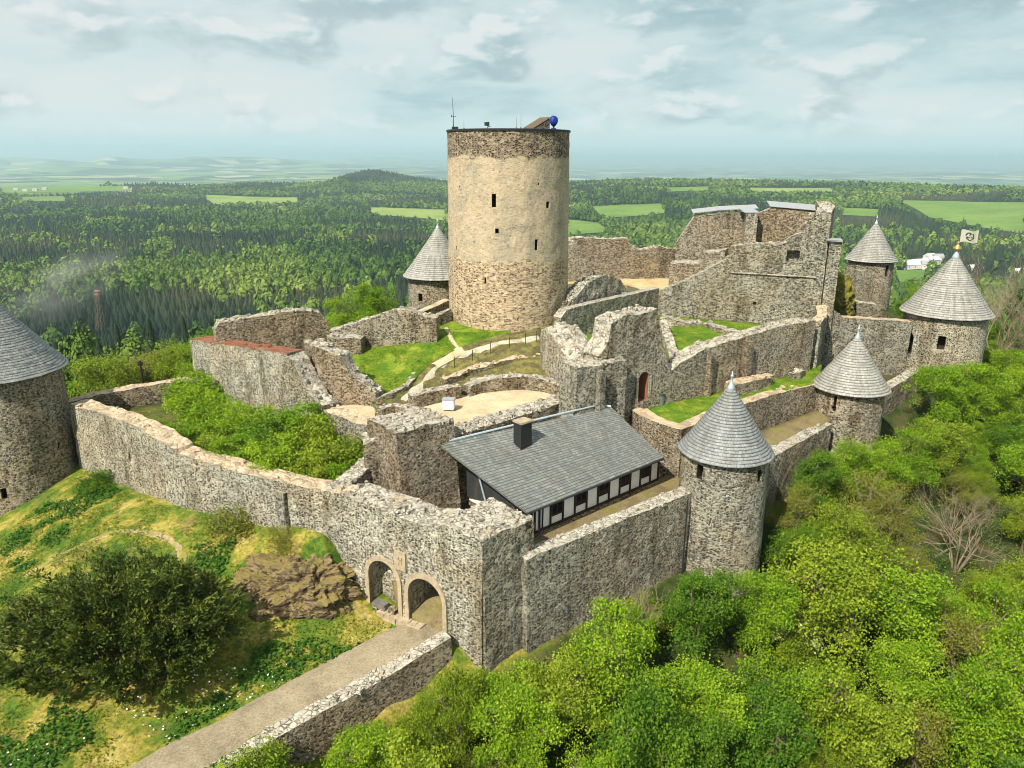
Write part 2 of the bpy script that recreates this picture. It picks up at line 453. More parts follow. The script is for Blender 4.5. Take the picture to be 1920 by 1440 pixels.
def wall(name, label, cat, prof, thick, zb=None, mats=('stone', 'cap'), side=None, batter=0., rough=.14, jit=.06,
         crest=1.0, cuts=None, group=None, step=.5, steps=0., parent=None, dome=0.):
    """masonry wall: prof is its front top line [(x,y,ztop[,zbase])...]; thickness lies behind it"""
    prof = [tuple(p) if len(p) == 4 else (p[0], p[1], p[2], zb) for p in prof]
    st = resample(prof, step)
    n = len(st)
    nrm = []
    for i in range(n):
        a = st[max(i - 1, 0)]; b = st[min(i + 1, n - 1)]
        d = Vector((b[0] - a[0], b[1] - a[1], 0)).normalized()
        nrm.append(Vector((-d.y, d.x, 0)))
    if side is None:
        m = st[n // 2]
        side = 1 if nrm[n // 2].dot(Vector((m[0], m[1], 0))) > 0 else -1
    H = max(p[2] - p[3] for p in st)
    nz = max(2, int(H / .55)); nt = max(2, int(thick / .5))
    V = []; Fc = []; MI = []
    for i in range(n):
        x, y, zt, z0 = st[i]
        nn = nrm[i] * side
        zr = zt
        if steps: zr = zt + steps * (round(nz3((x, y, 1), .55) * 3) / 3)
        def col(off, sgn):
            r = []
            for k in range(nz + 1):
                z = z0 + (zr - z0) * k / nz
                bo = batter * (zr - z)
                p = Vector((x, y, z)) + nn * (off + sgn * bo)
                dd = jit * (nz3(p, 1.1) + .7 * nz3(p, 2.7, 5.))
                p += nn * (dd if k else 0)
                if k == nz: p.z += rough * (nz3(p, .9, 3.) * 1.2 + nz3(p, 2.5, 9.) * .8)
                r.append(p)
            return r
        f = col(0., -1); b = col(thick, 1)
        top = []
        for k in range(1, nt):
            p = f[-1].lerp(b[-1], k / nt)
            p.z = zr + rough * (nz3(p, .9, 3.) * 1.4 + nz3(p, 2.5, 9.)) + dome * math.sin(math.pi * k / nt)
            top.append(p)
        V += f + top + b[::-1]
    R = 2 * (nz + 1) + nt - 1
    for i in range(n - 1):
        for k in range(R):
            k2 = (k + 1) % R
            Fc.append((i * R + k, (i + 1) * R + k, (i + 1) * R + k2, i * R + k2))
            MI.append(1 if nz <= k < nz + nt else 0)
    for i, rev in ((0, False), (n - 1, True)):
        q = i * R
        for k in range(nz):
            f = (q + k, q + k + 1, q + R - 2 - k, q + R - 1 - k)
            Fc.append(f if not rev else f[::-1]); MI.append(0)
        tp = tuple(q + nz + k for k in range(nt + 1))
        Fc.append(tp if not rev else tp[::-1]); MI.append(0)
    o = mesh_obj(name, V, Fc, [M[mats[0]], M[mats[1]]], parent, MI)
    fixnormals(o)
    if cuts: cut(o, cuts)
    if parent is None: tag(o, label, cat, group)
    if crest:
        mb = MB()
        L = sum(math.hypot(b[0] - a[0], b[1] - a[1]) for a, b in zip(st[:-1], st[1:]))
        for k in range(int(L * thick * 2.6 * crest)):
            i = random.randrange(n - 1); t = random.random(); w = random.uniform(.02, .98) * thick
            a, b = st[i], st[i + 1]
            nn = nrm[i] * side
            x = a[0] + (b[0] - a[0]) * t + nn.x * w; y = a[1] + (b[1] - a[1]) * t + nn.y * w
            zt = a[2] + (b[2] - a[2]) * t
            if steps: zt += steps * (round(nz3((a[0], a[1], 1), .55) * 3) / 3)
            s = random.uniform(.5, 1.15)
            mb.box((x, y, zt + dome * math.sin(math.pi * w / thick) + random.uniform(-.03, .08)), (.42 * s, .30 * s, .20 * s), random.uniform(0, 3.14), jit=.04, taper=.85)
        if mb.v:
            if parent is None:
                c = mb.build('rubble_crest', M[mats[1]], None)
                c.parent = o; c.location = c.location - o.location; c['kind'] = 'stuff'
            else:
                mb.build('rubble_crest', M[mats[1]], parent)['kind'] = 'stuff'
    return o

def box_cut(c, n, w, h, depth, arch=False, over=.8):
    """cutter through a surface at c with outward normal n"""
    c = Vector(c); n = Vector((n[0], n[1], 0)).normalized(); t = Vector((-n.y, n.x, 0))
    pts = [(-w / 2, -h / 2), (w / 2, -h / 2)]
    if arch:
        hs = h / 2 - w / 2
        pts += [(w / 2 * math.cos(a), hs + w / 2 * math.sin(a)) for a in [math.pi * i / 10 for i in range(11)]]
    else:
        pts += [(w / 2, h / 2), (-w / 2, h / 2)]
    vs = [c + n * over + t * x + Vector((0, 0, z)) for x, z in pts] + [c - n * depth + t * x + Vector((0, 0, z)) for x, z in pts]
    k = len(pts)
    fs = [tuple(range(k)), tuple(range(k, 2 * k))[::-1]] + [(i, i + k, (i + 1) % k + k, (i + 1) % k) for i in range(k)]
    return vs, fs

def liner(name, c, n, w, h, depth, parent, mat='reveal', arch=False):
    """lining of an opening, dark by default to paint in the shade inside"""
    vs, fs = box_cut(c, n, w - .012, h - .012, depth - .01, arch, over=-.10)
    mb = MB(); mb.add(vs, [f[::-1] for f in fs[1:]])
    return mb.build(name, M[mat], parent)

def arch_ring(c, n, w, h, band, proud, parent, name='arch_surround', jamb=True, mat='ashlar'):
    c = Vector(c); n = Vector((n[0], n[1], 0)).normalized(); t = Vector((-n.y, n.x, 0))
    hs = h / 2 - w / 2
    inner = [(w / 2 * math.cos(a), hs + w / 2 * math.sin(a)) for a in [math.pi * i / 14 for i in range(15)]]
    outer = [((w / 2 + band) * math.cos(a), hs + (w / 2 + band) * math.sin(a)) for a in [math.pi * i / 14 for i in range(15)]]
    if jamb:
        inner = [(w / 2, -h / 2)] + inner + [(-w / 2, -h / 2)]
        outer = [(w / 2 + band, -h / 2)] + outer + [(-w / 2 - band, -h / 2)]
    mb = MB(); k = len(inner); vs = []
    for d in (proud, -.25):
        for pl in (inner, outer):
            vs += [c + n * (d + random.uniform(0, .02)) + t * x + Vector((0, 0, z)) for x, z in pl]
    fs = []
    for i in range(k - 1):
        fs += [(i, i + 1, k + i + 1, k + i), (k + i, k + i + 1, 3 * k + i + 1, 3 * k + i), (i + 1, i, 2 * k + i, 2 * k + i + 1)]
    mb.add(vs, fs)
    o = mb.build(name, M[mat], parent); fixnormals(o); return o

def hit_cyl(u, v, cx, cy, R):
    d = ray(u, v); ox, oy = CAM.x - cx, CAM.y - cy
    a = d.x ** 2 + d.y ** 2; b = 2 * (ox * d.x + oy * d.y); c = ox * ox + oy * oy - R * R
    t = (-b - math.sqrt(max(0, b * b - 4 * a * c))) / (2 * a)
    return CAM + d * t

def tower_body(name, cx, cy, R, zb, zt, mat, parent, batter=.02, jit=.05, n=72):
    V = []; Fc = []
    nzz = max(4, int((zt - zb) / .6))
    for k in range(nzz + 1):
        z = zb + (zt - zb) * k / nzz
        for j in range(n):
            a = 2 * math.pi * j / n
            p = Vector((math.cos(a) * R, math.sin(a) * R, z))
            r = R + batter * (zt - z) + jit * (nz3(p, 1.0) + .7 * nz3(p, 2.3, 4.))
            V.append(Vector((cx + math.cos(a) * r, cy + math.sin(a) * r, z)))
    for k in range(nzz):
        for j in range(n):
            Fc.append((k * n + j, k * n + (j + 1) % n, (k + 1) * n + (j + 1) % n, (k + 1) * n + j))
    Fc.append(tuple(range(n))[::-1]); Fc.append(tuple(nzz * n + j for j in range(n)))
    return mesh_obj(name, V, Fc, M[mat], parent)

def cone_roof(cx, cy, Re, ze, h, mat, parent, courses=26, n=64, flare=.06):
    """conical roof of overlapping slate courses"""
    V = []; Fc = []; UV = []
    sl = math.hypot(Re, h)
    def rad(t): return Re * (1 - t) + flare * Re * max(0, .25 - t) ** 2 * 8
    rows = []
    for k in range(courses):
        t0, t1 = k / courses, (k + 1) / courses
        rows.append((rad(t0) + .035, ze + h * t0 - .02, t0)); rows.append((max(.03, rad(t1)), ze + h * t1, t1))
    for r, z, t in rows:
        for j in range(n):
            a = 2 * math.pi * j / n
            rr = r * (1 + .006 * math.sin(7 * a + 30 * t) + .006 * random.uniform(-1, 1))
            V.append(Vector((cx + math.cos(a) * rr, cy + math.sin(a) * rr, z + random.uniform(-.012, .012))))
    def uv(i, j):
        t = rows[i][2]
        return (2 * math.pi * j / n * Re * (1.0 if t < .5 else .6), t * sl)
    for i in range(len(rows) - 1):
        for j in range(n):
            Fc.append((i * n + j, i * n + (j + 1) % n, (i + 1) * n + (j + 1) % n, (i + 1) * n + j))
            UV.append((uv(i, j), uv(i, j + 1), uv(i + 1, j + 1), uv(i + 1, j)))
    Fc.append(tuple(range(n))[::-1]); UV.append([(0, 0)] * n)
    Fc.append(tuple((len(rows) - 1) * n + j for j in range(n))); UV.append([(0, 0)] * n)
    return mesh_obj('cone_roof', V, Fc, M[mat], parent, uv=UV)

def finial(cx, cy, z, s, parent, kind='lead'):
    mb = MB()
    mb.lathe((cx, cy, z), [(.36 * s, -.62 * s), (.24 * s, -.2 * s), (.09 * s, .1 * s), (.05 * s, .5 * s), (.12 * s, .56 * s), (.12 * s, .64 * s), (.045 * s, .68 * s), (.03 * s, .95 * s)], 14)
    if kind == 'cross': mb.box((cx, cy, z + .8 * s), (.34 * s, .05, .05))
    o = mb.build('finial', M['lead'], parent, True)
    return o

def round_tower(label, cx, cy, R, Re, zb, ze, h, mat='stone', roof='slate_roof', slits=(), batter=.02, fs=1., group='round towers of the ring wall', fk='lead'):
    t = thing('round_tower', label, 'tower', (cx, cy, zb), group)
    body = tower_body('tower_wall', cx, cy, R, zb, ze + .15, mat, t, batter)
    cs = []
    for s in slits:
        u, v, w, hh = s[:4]
        p = hit_cyl(u, v, cx, cy, R + batter * 2)
        n = Vector((p.x - cx, p.y - cy, 0)).normalized()
        p = Vector((cx, cy, 0)) + n * R + Vector((0, 0, p.z))
        cs.append((p, n, w, hh, len(s) > 4 and s[4]))
    if cs:
        cut(body, [box_cut(p, n, w, hh, 1.2, ar) for p, n, w, hh, ar in cs])
        for p, n, w, hh, ar in cs:
            liner('arrow_slit', p, n, w, hh, 1.2, t, arch=ar)
    cone_roof(cx, cy, Re, ze, h, roof, t)
    mb = MB(); mb.lathe((cx, cy, ze - .16), [(Re - .18, 0), (Re + .02, .06), (Re + .02, .12)], 56)
    mb.build('eaves_board', M['timber'], t)
    finial(cx, cy, ze + h, fs, t, fk)
    return t

def rbf(pts):
    pts = np.array(pts, float)
    X = pts[:, :2]; z = pts[:, 2]
    D = np.sqrt(((X[:, None] - X[None]) ** 2).sum(-1))
    n = len(pts)
    A = np.zeros((n + 3, n + 3)); A[:n, :n] = D; A[:n, n] = 1; A[:n, n + 1:] = X; A[n, :n] = 1; A[n + 1:, :n] = X.T
    A[:n, :n] -= np.eye(n) * .01
    w = np.linalg.solve(A, np.concatenate([z, [0, 0, 0]]))
    def f(x, y):
        x = np.asarray(x, float); y = np.asarray(y, float)
        q = np.stack([x.ravel(), y.ravel()], -1)
        d = np.sqrt(((q[:, None] - X[None]) ** 2).sum(-1))
        r = d @ w[:n] + w[n] + q @ w[n + 1:]
        return r.reshape(x.shape)
    return f

def inside(poly, x, y):
    c = False; n = len(poly); j = n - 1
    for i in range(n):
        xi, yi = poly[i][0], poly[i][1]; xj, yj = poly[j][0], poly[j][1]
        if (yi > y) != (yj > y) and x < (xj - xi) * (y - yi) / (yj - yi) + xi: c = not c
        j = i
    return c

def patch(name, poly, zf, mat, res=.9, rough=.06, kind='structure', lift=0., skirt=1.5):
    """a sheet of ground inside a polygon, with a skirt down to the ground below"""
    b = resample([tuple(p[:2]) for p in poly] + [tuple(poly[0][:2])], res)[:-1]
    pts = [Vector(p) for p in b]; nb = len(pts)
    xs = [p[0] for p in poly]; ys = [p[1] for p in poly]
    x = min(xs)
    while x < max(xs):
        y = min(ys)
        while y < max(ys):
            q = (x + random.uniform(-.2, .2) * res, y + random.uniform(-.2, .2) * res)
            if inside(poly, *q) and min((q[0] - p.x) ** 2 + (q[1] - p.y) ** 2 for p in pts[:nb]) > (.4 * res) ** 2: pts.append(Vector(q))
            y += res
        x += res
    r = delaunay_2d_cdt(pts, [(i, (i + 1) % nb) for i in range(nb)], [list(range(nb))], 1, 1e-5)
    vv = r[0]; ff = [tuple(f) for f in r[2]]
    X = np.array([v.x for v in vv]); Y = np.array([v.y for v in vv]); Z = zf(X, Y)
    V = [Vector((a, c, float(d) + lift + rough * (nz3((a, c, 0), .8) + .6 * nz3((a, c, 0), 2.1)))) for a, c, d in zip(X, Y, Z)]
    if skirt:
        k = len(V)
        V += [V[i] - Vector((0, 0, skirt)) for i in range(nb)]
        ff += [(i, (i + 1) % nb, k + (i + 1) % nb, k + i) for i in range(nb)]
    o = mesh_obj(name, V, ff, M[mat], smooth=True)
    fixnormals(o)
    return tag(o, kind=kind)

def strip(name, pts, width, zf, mat, lift=.03, step=.7, rough=.03, wob=.10):
    """a path laid over the ground"""
    st = resample([tuple(p[:2]) for p in pts], step)
    V = []; Fc = []; nw = max(2, int(width / .6))
    for i, p in enumerate(st):
        a = st[max(0, i - 1)]; b = st[min(len(st) - 1, i + 1)]
        d = Vector((b[0] - a[0], b[1] - a[1])).normalized(); nn = Vector((-d.y, d.x))
        w = width * (1 + wob * noise.noise(Vector((p[0] * .5, p[1] * .5, 3))))
        for k in range(nw + 1):
            q = Vector(p) + nn * ((k / nw - .5) * w)
            z = float(zf(np.array([q.x]), np.array([q.y]))[0]) + lift + rough * nz3((q.x, q.y, 0), 1.3)
            if k in (0, nw): z -= lift + .10
            V.append(Vector((q.x, q.y, z)))
    for i in range(len(st) - 1):
        for k in range(nw):
            q = i * (nw + 1) + k
            Fc.append((q, q + 1, q + nw + 2, q + nw + 1))
    o = mesh_obj(name, V, Fc, M[mat], smooth=True); fixnormals(o)
    return tag(o, kind='structure')

# ================================================================== CASTLE
def xy(p, z=None): return (p[0], p[1], p[2] if z is None else z)
def prof_px(a, b, px, extra=None):
    """front top line of a wall standing on the plan line a-b, read from where its top is seen"""
    return [tuple(PW(u, v, a, b)) for u, v in px]

# ---------------------------------------------------------------- keep
KX, KY, KR = -.45, 79.5, 6.15
keep = thing('keep', 'massive round plastered stone keep with dark rubble top band', 'keep', (KX, KY, -.6))
kb = tower_body('keep_wall', KX, KY, KR, -.8, 18.75, 'keep', keep, .012, .045, 128)
kc = []
for u, v, w, h in ((926, 376, .42, 1.25), (1027, 384, .42, .62), (932, 433, .36, .48), (1005, 459, .36, 1.05), (911, 526, .22, .62), (857, 465, .26, .36), (1010, 345, .2, .2), (862, 350, .18, .2)):
    p = hit_cyl(u, v, KX, KY, KR + .05)
    n = Vector((p.x - KX, p.y - KY, 0)).normalized()
    p = Vector((KX, KY, p.z)) + n * (KR + .05)
    kc.append((p, n, w, h))
cut(kb, [box_cut(p, n, w, h, 1.6) for p, n, w, h in kc])
for p, n, w, h in kc[:6]: liner('arrow_slit', p, n, w, h, 1.6, keep)
mb = MB(); mb.lathe((KX, KY, 18.7), [(5.2, 0), (KR + .10, 0), (KR + .12, .16), (KR + .05, .20), (5.2, .20)], 96)
mb.build('coping_ring', M['metal_dark'], keep)
# iron hand rail along the parapet
rl = MB(); rr = KR - .25
ring = [(KX + rr * math.cos(a), KY + rr * math.sin(a), 19.45) for a in [2 * math.pi * i / 48 for i in range(49)]]
mb = MB(); mb.lathe((KX, KY, 18.9), [(.2, .0), (5.6, -.05), (5.6, -.6), (.2, -.6)], 48); mb.build('roof_terrace', M['court'], keep)
def on_keep(u, r=.9):
    """place on the parapet under a pixel column"""
    best = None
    for i in range(720):
        a = 2 * math.pi * i / 720
        p = Vector((KX + KR * r * math.cos(a), KY + KR * r * math.sin(a), 18.9))
        if p.y < KY + 1:
            e = abs(proj(p)[0] - u)
            if best is None or e < best[0]: best = (e, p)
    return best[1]
p = on_keep(849)
t = thing('antenna_mast', 'thin weather mast with crossarm on the left edge of the keep', 'antenna', p)
mb = MB(); mb.tube([p, p + Vector((0, 0, 1.6)), p + Vector((-.06, 0, 3.1))], [.045, .03, .012], 6); mb.build('mast', M['metal_dark'], t)
mb = MB(); mb.box(p + Vector((.05, 0, 1.25)), (.5, .05, .05)); mb.box(p + Vector((-.18, 0, 1.33)), (.07, .07, .2)); mb.build('crossarm', M['metal_dark'], t)
mb = MB(); mb.box(p + Vector((.16, 0, .16)), (.62, .4, .3), .2); mb.build('equipment_box', M['metal_dark'], t)
for u, hh, lab in ((968, .95, 'shorter slim rod standing at the middle of the keep top'), (977, 1.25, 'taller slim rod standing at the middle of the keep top'), (870, .7, 'slim rod beside the antenna mast on the keep top')):
    p = on_keep(u); mb = MB(); mb.tube([p, p + Vector((0, 0, hh))], [.022, .014], 5); mb.box(p + Vector((0, 0, .05)), (.16, .16, .1))
    tag(mb.build('lightning_rod', M['metal_grey']), lab, 'rod', 'lightning rods on the keep')
p = on_keep(914)
t = thing('floodlight', 'small floodlight tilted on the parapet of the keep', 'floodlight', p)
mb = MB(); mb.box(p + Vector((-.05, 0, .42)), (.42, .28, .3), .3, jit=.03); mb.build('lamp_head', M['metal_dark'], t)
mb = MB(); mb.tube([p, p + Vector((.05, 0, .3))], .05, 6); mb.box(p + Vector((.12, 0, .18)), (.3, .2, .12)); mb.build('bracket', M['metal_grey'], t)
# stair hood and blue telescope
p = Vector((KX + 3.7, KY - 3.4, 18.85))
e = proj(p)
pl, pr = on_keep(1003, .8), on_keep(1031, .8)
t = thing('stair_hood', 'wedge shaped stair hood rising on the right of the keep top', 'stair hood', pl)
mb = MB(); dv = (pr - pl); w = Vector((-dv.y, dv.x, 0)).normalized() * 1.5
vs = [pl, pr, pr + Vector((0, 0, .98)), pl + w, pr + w, pr + w + Vector((0, 0, .98))]
mb.add(vs, [(0, 1, 2), (5, 4, 3), (0, 3, 4, 1), (1, 4, 5, 2)]); mb.build('hood_wall', M['stone_warm'], t)
mb = MB(); off = Vector((0, 0, .05)); q = [pl - dv * .05, pr + dv * .06 + Vector((0, 0, 1.03)), pr + w + dv * .06 + Vector((0, 0, 1.03)), pl + w - dv * .05]
mb.add([a + off for a in q] + [a + off * 2.6 for a in q], [(0, 1, 2, 3), (7, 6, 5, 4), (0, 4, 5, 1), (1, 5, 6, 2), (2, 6, 7, 3), (3, 7, 4, 0)]); mb.build('hood_roof', M['wood'], t)
p = on_keep(1038, .88)
t = thing('covered_telescope', 'round instrument under a deep blue cover on the keep top', 'telescope', p)
mb = MB(); k = 14
prof = [(.06, .22), (.24, .38), (.36, .62), (.38, .86), (.32, 1.08), (.18, 1.24), (.03, 1.28)]
mb.lathe(p, prof, k)
for v in mb.v:
    v += Vector((nz3(v, 2.2), nz3(v, 2.2, 4), nz3(v, 2.2, 8) * .4)) * .14
mb.build('cover', M['blue'], t, True)
mb = MB(); mb.tube([p, p + Vector((0, 0, .45))], .09, 8); mb.box(p + Vector((0, 0, .06)), (.46, .46, .12)); mb.build('pedestal', M['blue'], t)

# ---------------------------------------------------------------- round towers
T1 = (16.2, 52.7); T2 = (32.7, 68.9); T3 = (48.9, 82.9); T4 = (52.8, 110.5); T5 = (-9.15, 92.6); T0 = (-45.6, 63.5)
round_tower('slate coned corner tower beside the half timbered house', *T1, 3.18, 3.44, -16.5, -4.75, 5.2,
            slits=((1311, 886, .55, 1.15), (1425, 893, .5, 1.0), (1425, 965, .3, .4)), roof='slate_blue')
round_tower('shorter slate coned tower between the corner tower and the flag tower', *T2, 3.08, 3.46, -14, -4.7, 5.1, mat='stone_warm',
            slits=((1565, 757, .3, 1.5), (1563, 765, .5, .3)))
round_tower('broad slate coned tower flying a pale flag', *T3, 4.2, 4.6, -12, -.2, 6.6, mat='stone_pale',
            slits=((1765, 643, .75, 1.5), (1704, 643, 1.2, 2.4, True)), fs=1.3)
round_tower('farthest right slate coned tower beyond the mossy ruin', *T4, 3.1, 3.5, -6, 2.0, 5.5, mat='stone_warm',
            slits=((1663, 508, .6, 1.6), (1668, 484, .5, .6)), fs=.9)
round_tower('slate coned tower half hidden behind the keep on the left', *T5, 3.75, 4.3, -4, 2.25, 6.0, mat='stone_warm',
            slits=((788, 558, .6, 1.0),), fs=.9, fk='cross')
round_tower('big blue grey coned tower cut by the left edge of the photo', *T0, 4.9, 5.4, -16.5, -1.75, 7.3, mat='stone_warm', roof='slate_blue',
            slits=((8, 925, .45, 1.0), (110, 835, .3, .6)), batter=.015)

# gilt collar and flag on the broad tower
fx, fy, fz = T3[0], T3[1], -.2 + 6.6
t = thing('flag', 'pale banner with a dark round emblem on a thin pole', 'flag', (fx, fy, fz + .9))
mb = MB(); mb.tube([(fx, fy, fz + .8), (fx + .12, fy, fz + 3.9)], [.035, .025], 6); mb.build('flagpole', M['wood'], t)
V = []; Fc = []
fw, fh = 1.75, 1.3
for i in range(31):
    for j in range(23):
        a, b = i / 30, j / 22
        V.append(Vector((fx + .12 + a * fw, fy - .25 * math.sin(a * 5) * a - a * .5, fz + 1.15 + b * fh + .10 * math.sin(a * 6 + b))))
for i in range(30):
    for j in range(22): Fc.append((i * 23 + j, (i + 1) * 23 + j, (i + 1) * 23 + j + 1, i * 23 + j + 1))
def emblem(a, b):
    x = (a - .5) * 1.35; y = (b - .5)
    r = math.hypot(x, y)
    a_ = math.atan2(y, x)
    return (.27 < r < .37 and math.sin(a_ * 3 + 1) > -.8) or (r < .27 and math.sin(3 * a_ + r * 14) > .45)
mi = [1 if emblem((i + .5) / 30, (j + .5) / 22) else 0 for i in range(30) for j in range(22)]
mesh_obj('banner', V, Fc, [M['cloth'], M['metal_dark']], t, mi)
mb = MB(); mb.lathe((fx, fy, fz + .35), [(.2, -.1), (.44, .1), (.36, .24), (.12, .5), (.09, .7), (.15, .76), (.04, .88)], 16); mb.build('gilt_cap', M['gold'], t, True)

# ---------------------------------------------------------------- gate block and front curtain
GA = Vector((-1.75, 39.9, 0)); GB = Vector((-11.7, 46.15, 0))          # front face line
gd = (GB - GA).normalized(); gn = Vector((-gd.y, gd.x, 0)); gn = gn if gn.dot(GA) < 0 else -gn
gate = thing('gatehouse', 'pale rubble gatehouse wall with an arched gateway and a blind arch', 'gatehouse', (-5.5, 42.3, -15.5))
def gpt(u, v): return PW(u, v, GA, GB)
gp = gpt(801, 1128); np_ = gpt(722, 1092)
gprof = [(GA.x, GA.y, -5.45, -16), (GA.x + gd.x * 3, GA.y + gd.y * 3, -5.35, -16)] + [tuple(gpt(u, v)) + (-15.5,) for u, v in ((790, 984), (738, 963), (690, 946), (640, 928))]
bl = Vector((gp.x, gp.y, 0)); bn = Vector((np_.x, np_.y, 0))
gw, gh = 2.8, 5.0
gz = -13.15 + gh / 2 - 1.35
nw_, nh = 2.55, 4.6
nz_ = np_.z - .6
wall('gate_wall', None, None, gprof, 2.5, mats=('stone_pale', 'cap'), parent=gate, batter=.02, rough=.12, crest=1.3,
     cuts=[box_cut((bl.x, bl.y, gz), gn, gw, gh, 4.2, True), box_cut((bn.x, bn.y, nz_), gn, nw_, nh, 1.0, True)])
arch_ring((bl.x, bl.y, gz), gn, gw, gh, .32, .24, gate)
arch_ring((bn.x, bn.y, nz_), gn, nw_, nh, .32, .22, gate, 'blind_arch_surround')
# right hand block of the gatehouse
RB = Vector((1.42, 42.75, 0))
wall('corner_block', None, None, [(GA.x + .02, GA.y - .02, -5.5, -17), (RB.x, RB.y, -5.55, -16.5)], 4.0, mats=('stone', 'cap'), parent=gate, batter=.03, rough=.14, crest=1.3, jit=.07)
# quoin strip at its right corner
mb = MB()
for k in range(18):
    mb.box((RB.x + .06, RB.y - .05, -16.3 + k * .44), (.5 if k % 2 else .34, .34 if k % 2 else .5, .40), .72, jit=.03)
mb.build('corner_quoins', M['ashlar'], gate)
# carved coat of arms above the arches
cp = gpt(753, 1050)
tx = Vector((-gn.y, gn.x, 0))
ax = (tx, gn, Vector((0, 0, 1)))
mb = MB(); mb.box(cp + gn * .12, (.95, .16, 1.35), ax=ax, jit=.02); rs = mb.build('relief_slab', M['ashlar'], gate)
mb = MB()
mb.add([cp + gn * .20 + tx * x + Vector((0, 0, z)) for x, z in ((-.3, .42), (.3, .42), (.3, -.05), (.16, -.32), (0, -.45), (-.16, -.32), (-.3, -.05))] +
       [cp + gn * .12 + tx * x + Vector((0, 0, z)) for x, z in ((-.36, .48), (.36, .48), (.36, -.08), (.2, -.38), (0, -.52), (-.2, -.38), (-.36, -.08))],
       [tuple(range(7))] + [(i, i + 7, (i + 1) % 7 + 7, (i + 1) % 7) for i in range(7)])
for x, z in ((-.12, .22), (.12, .22), (0, .02), (-.1, -.18), (.12, -.12)): mb.box(cp + gn * .22 + tx * x + Vector((0, 0, z)), (.12, .08, .18), ax=ax, jit=.02)
mb.build('shield', M['ashlar'], rs)
# stone trough standing in the blind arch
bp = bn + gn * .12; bp.z = nz_ - nh / 2 + .75
t = thing('stone_trough', 'low grey stone trough lying in the blind arch', 'trough', bp)
mb = MB(); mb.box(bp + Vector((0, 0, .42)) + tx * -.35, (1.2, .6, .36), ax=ax, jit=.06, taper=.86); mb.build('basin', M['trough'], t)
mb = MB(); mb.box(bp + Vector((0, 0, .08)) + tx * -.35, (1.1, .6, .3), ax=ax, jit=.05); mb.box(bp + tx * .75 + Vector((0, 0, .2)), (.5, .5, .5), ax=ax, jit=.1); mb.build('base_stones', M['stone_dark'], t)
# low stone sill between the arches
mb = MB()
s0, s1 = bn, bl
for k in range(7):
    q = s0.lerp(s1, k / 7); q.z = -13.25
    mb.box(q + gn * .35, (.62, .55, .5), ax=ax, jit=.05)
mb.build('sill_stones', M['ashlar'], gate)

CB = Vector((-26.0, 53.2, 0)); CC = Vector((-40.6, 64.2, 0))
cprof = [(-11.2, 46.1, -5.5, -14), ]
cprof = [tuple(PW(u, v, GB + (GB - CB) * .0, CB)) + (-14,) for u, v in ((652, 931), (632, 926), (600, 920), (545, 908), (480, 893), (420, 876), (370, 862), (332, 850))]
cprof += [tuple(PW(u, v, CB, CC)) + (-15,) for u, v in ((326, 842), (300, 826), (250, 797), (200, 778), (160, 768), (128, 756))]
wall('curtain_wall', 'long pale curtain wall running from the gatehouse to the left tower', 'wall', cprof, 1.7, mats=('stone_pale', 'cap_warm'), rough=.13, crest=.12, jit=.08,
     cuts=[box_cut(PW(243, 857, CB, CC), (-.6, -.8), .3, .9, 1.2)], group='curtain walls')
# buttress strip on the curtain wall
q = PW(530, 960, GB, CB)
mb = MB()
b0 = PW(528, 915, GB, CB)
mb.box((b0.x - .02, b0.y - .10, b0.z - 4.2), (.9, .5, 8.0), math.atan2(CB.y - GB.y, CB.x - GB.x), jit=.05)
mb.build('buttress', M['stone'], bpy.data.objects['curtain_wall'])

# cross wall from the curtain to the high block behind
wall('cross_wall', 'short cross wall climbing from the curtain to the dark block', 'wall', [(-11.6, 46.5, -5.5, -11), (-10.6, 49.0, -5.3, -11), (-9.6, 51.3, -4.9, -11)], 1.4, mats=('stone_dark', 'cap'), side=1, rough=.15)
# retaining wall of the terrace, high block and recess
wall('terrace_block', 'tall dark stone block left of the slate house roof', 'wall', [(-7.95, 47.95, -1.75, -11.5), (-4.25, 51.2, -1.95, -11.5)], 3.8, mats=('stone_dark', 'cap'), batter=.11, rough=.14, crest=1.4)
wall('recess_wall', 'narrow dark wall in the recess beside the tall block', 'wall', [(-10.6, 49.7, -3.3, -11.5), (-9.2, 50.0, -2.7, -11.5), (-7.6, 49.9, -2.3, -11.5)], 2.2, mats=('stone_dark', 'cap'), rough=.1)
RA = (-4.3, 51.45); RC = (6.2, 60.65)
wall('terrace_retaining_wall', 'terrace retaining wall with rubble top behind the slate roof', 'wall',
     [tuple(PW(u, v, RA, RC)) + (-10,) for u, v in ((850, 818), (900, 802), (960, 784), (1020, 766), (1078, 746))], 1.9, mats=('stone_dark', 'cap'), rough=.15, crest=1.3)
# low coping running from the broken wall down to the block
WA, WB = Vector((-31.0, 70.2, 0)), Vector((-16.0, 59.6, 0))
wall('garden_terrace_wall', 'earth topped terrace wall behind the shrubs', 'wall', [(-16.4, 60.0, -4.15, -10), (-13.2, 57.0, -4.1, -10), (-10.2, 54.4, -3.8, -10), (-9.0, 52.4, -3.4, -10)], 1.6, mats=('stone', 'cap_warm'), rough=.12, crest=.4)

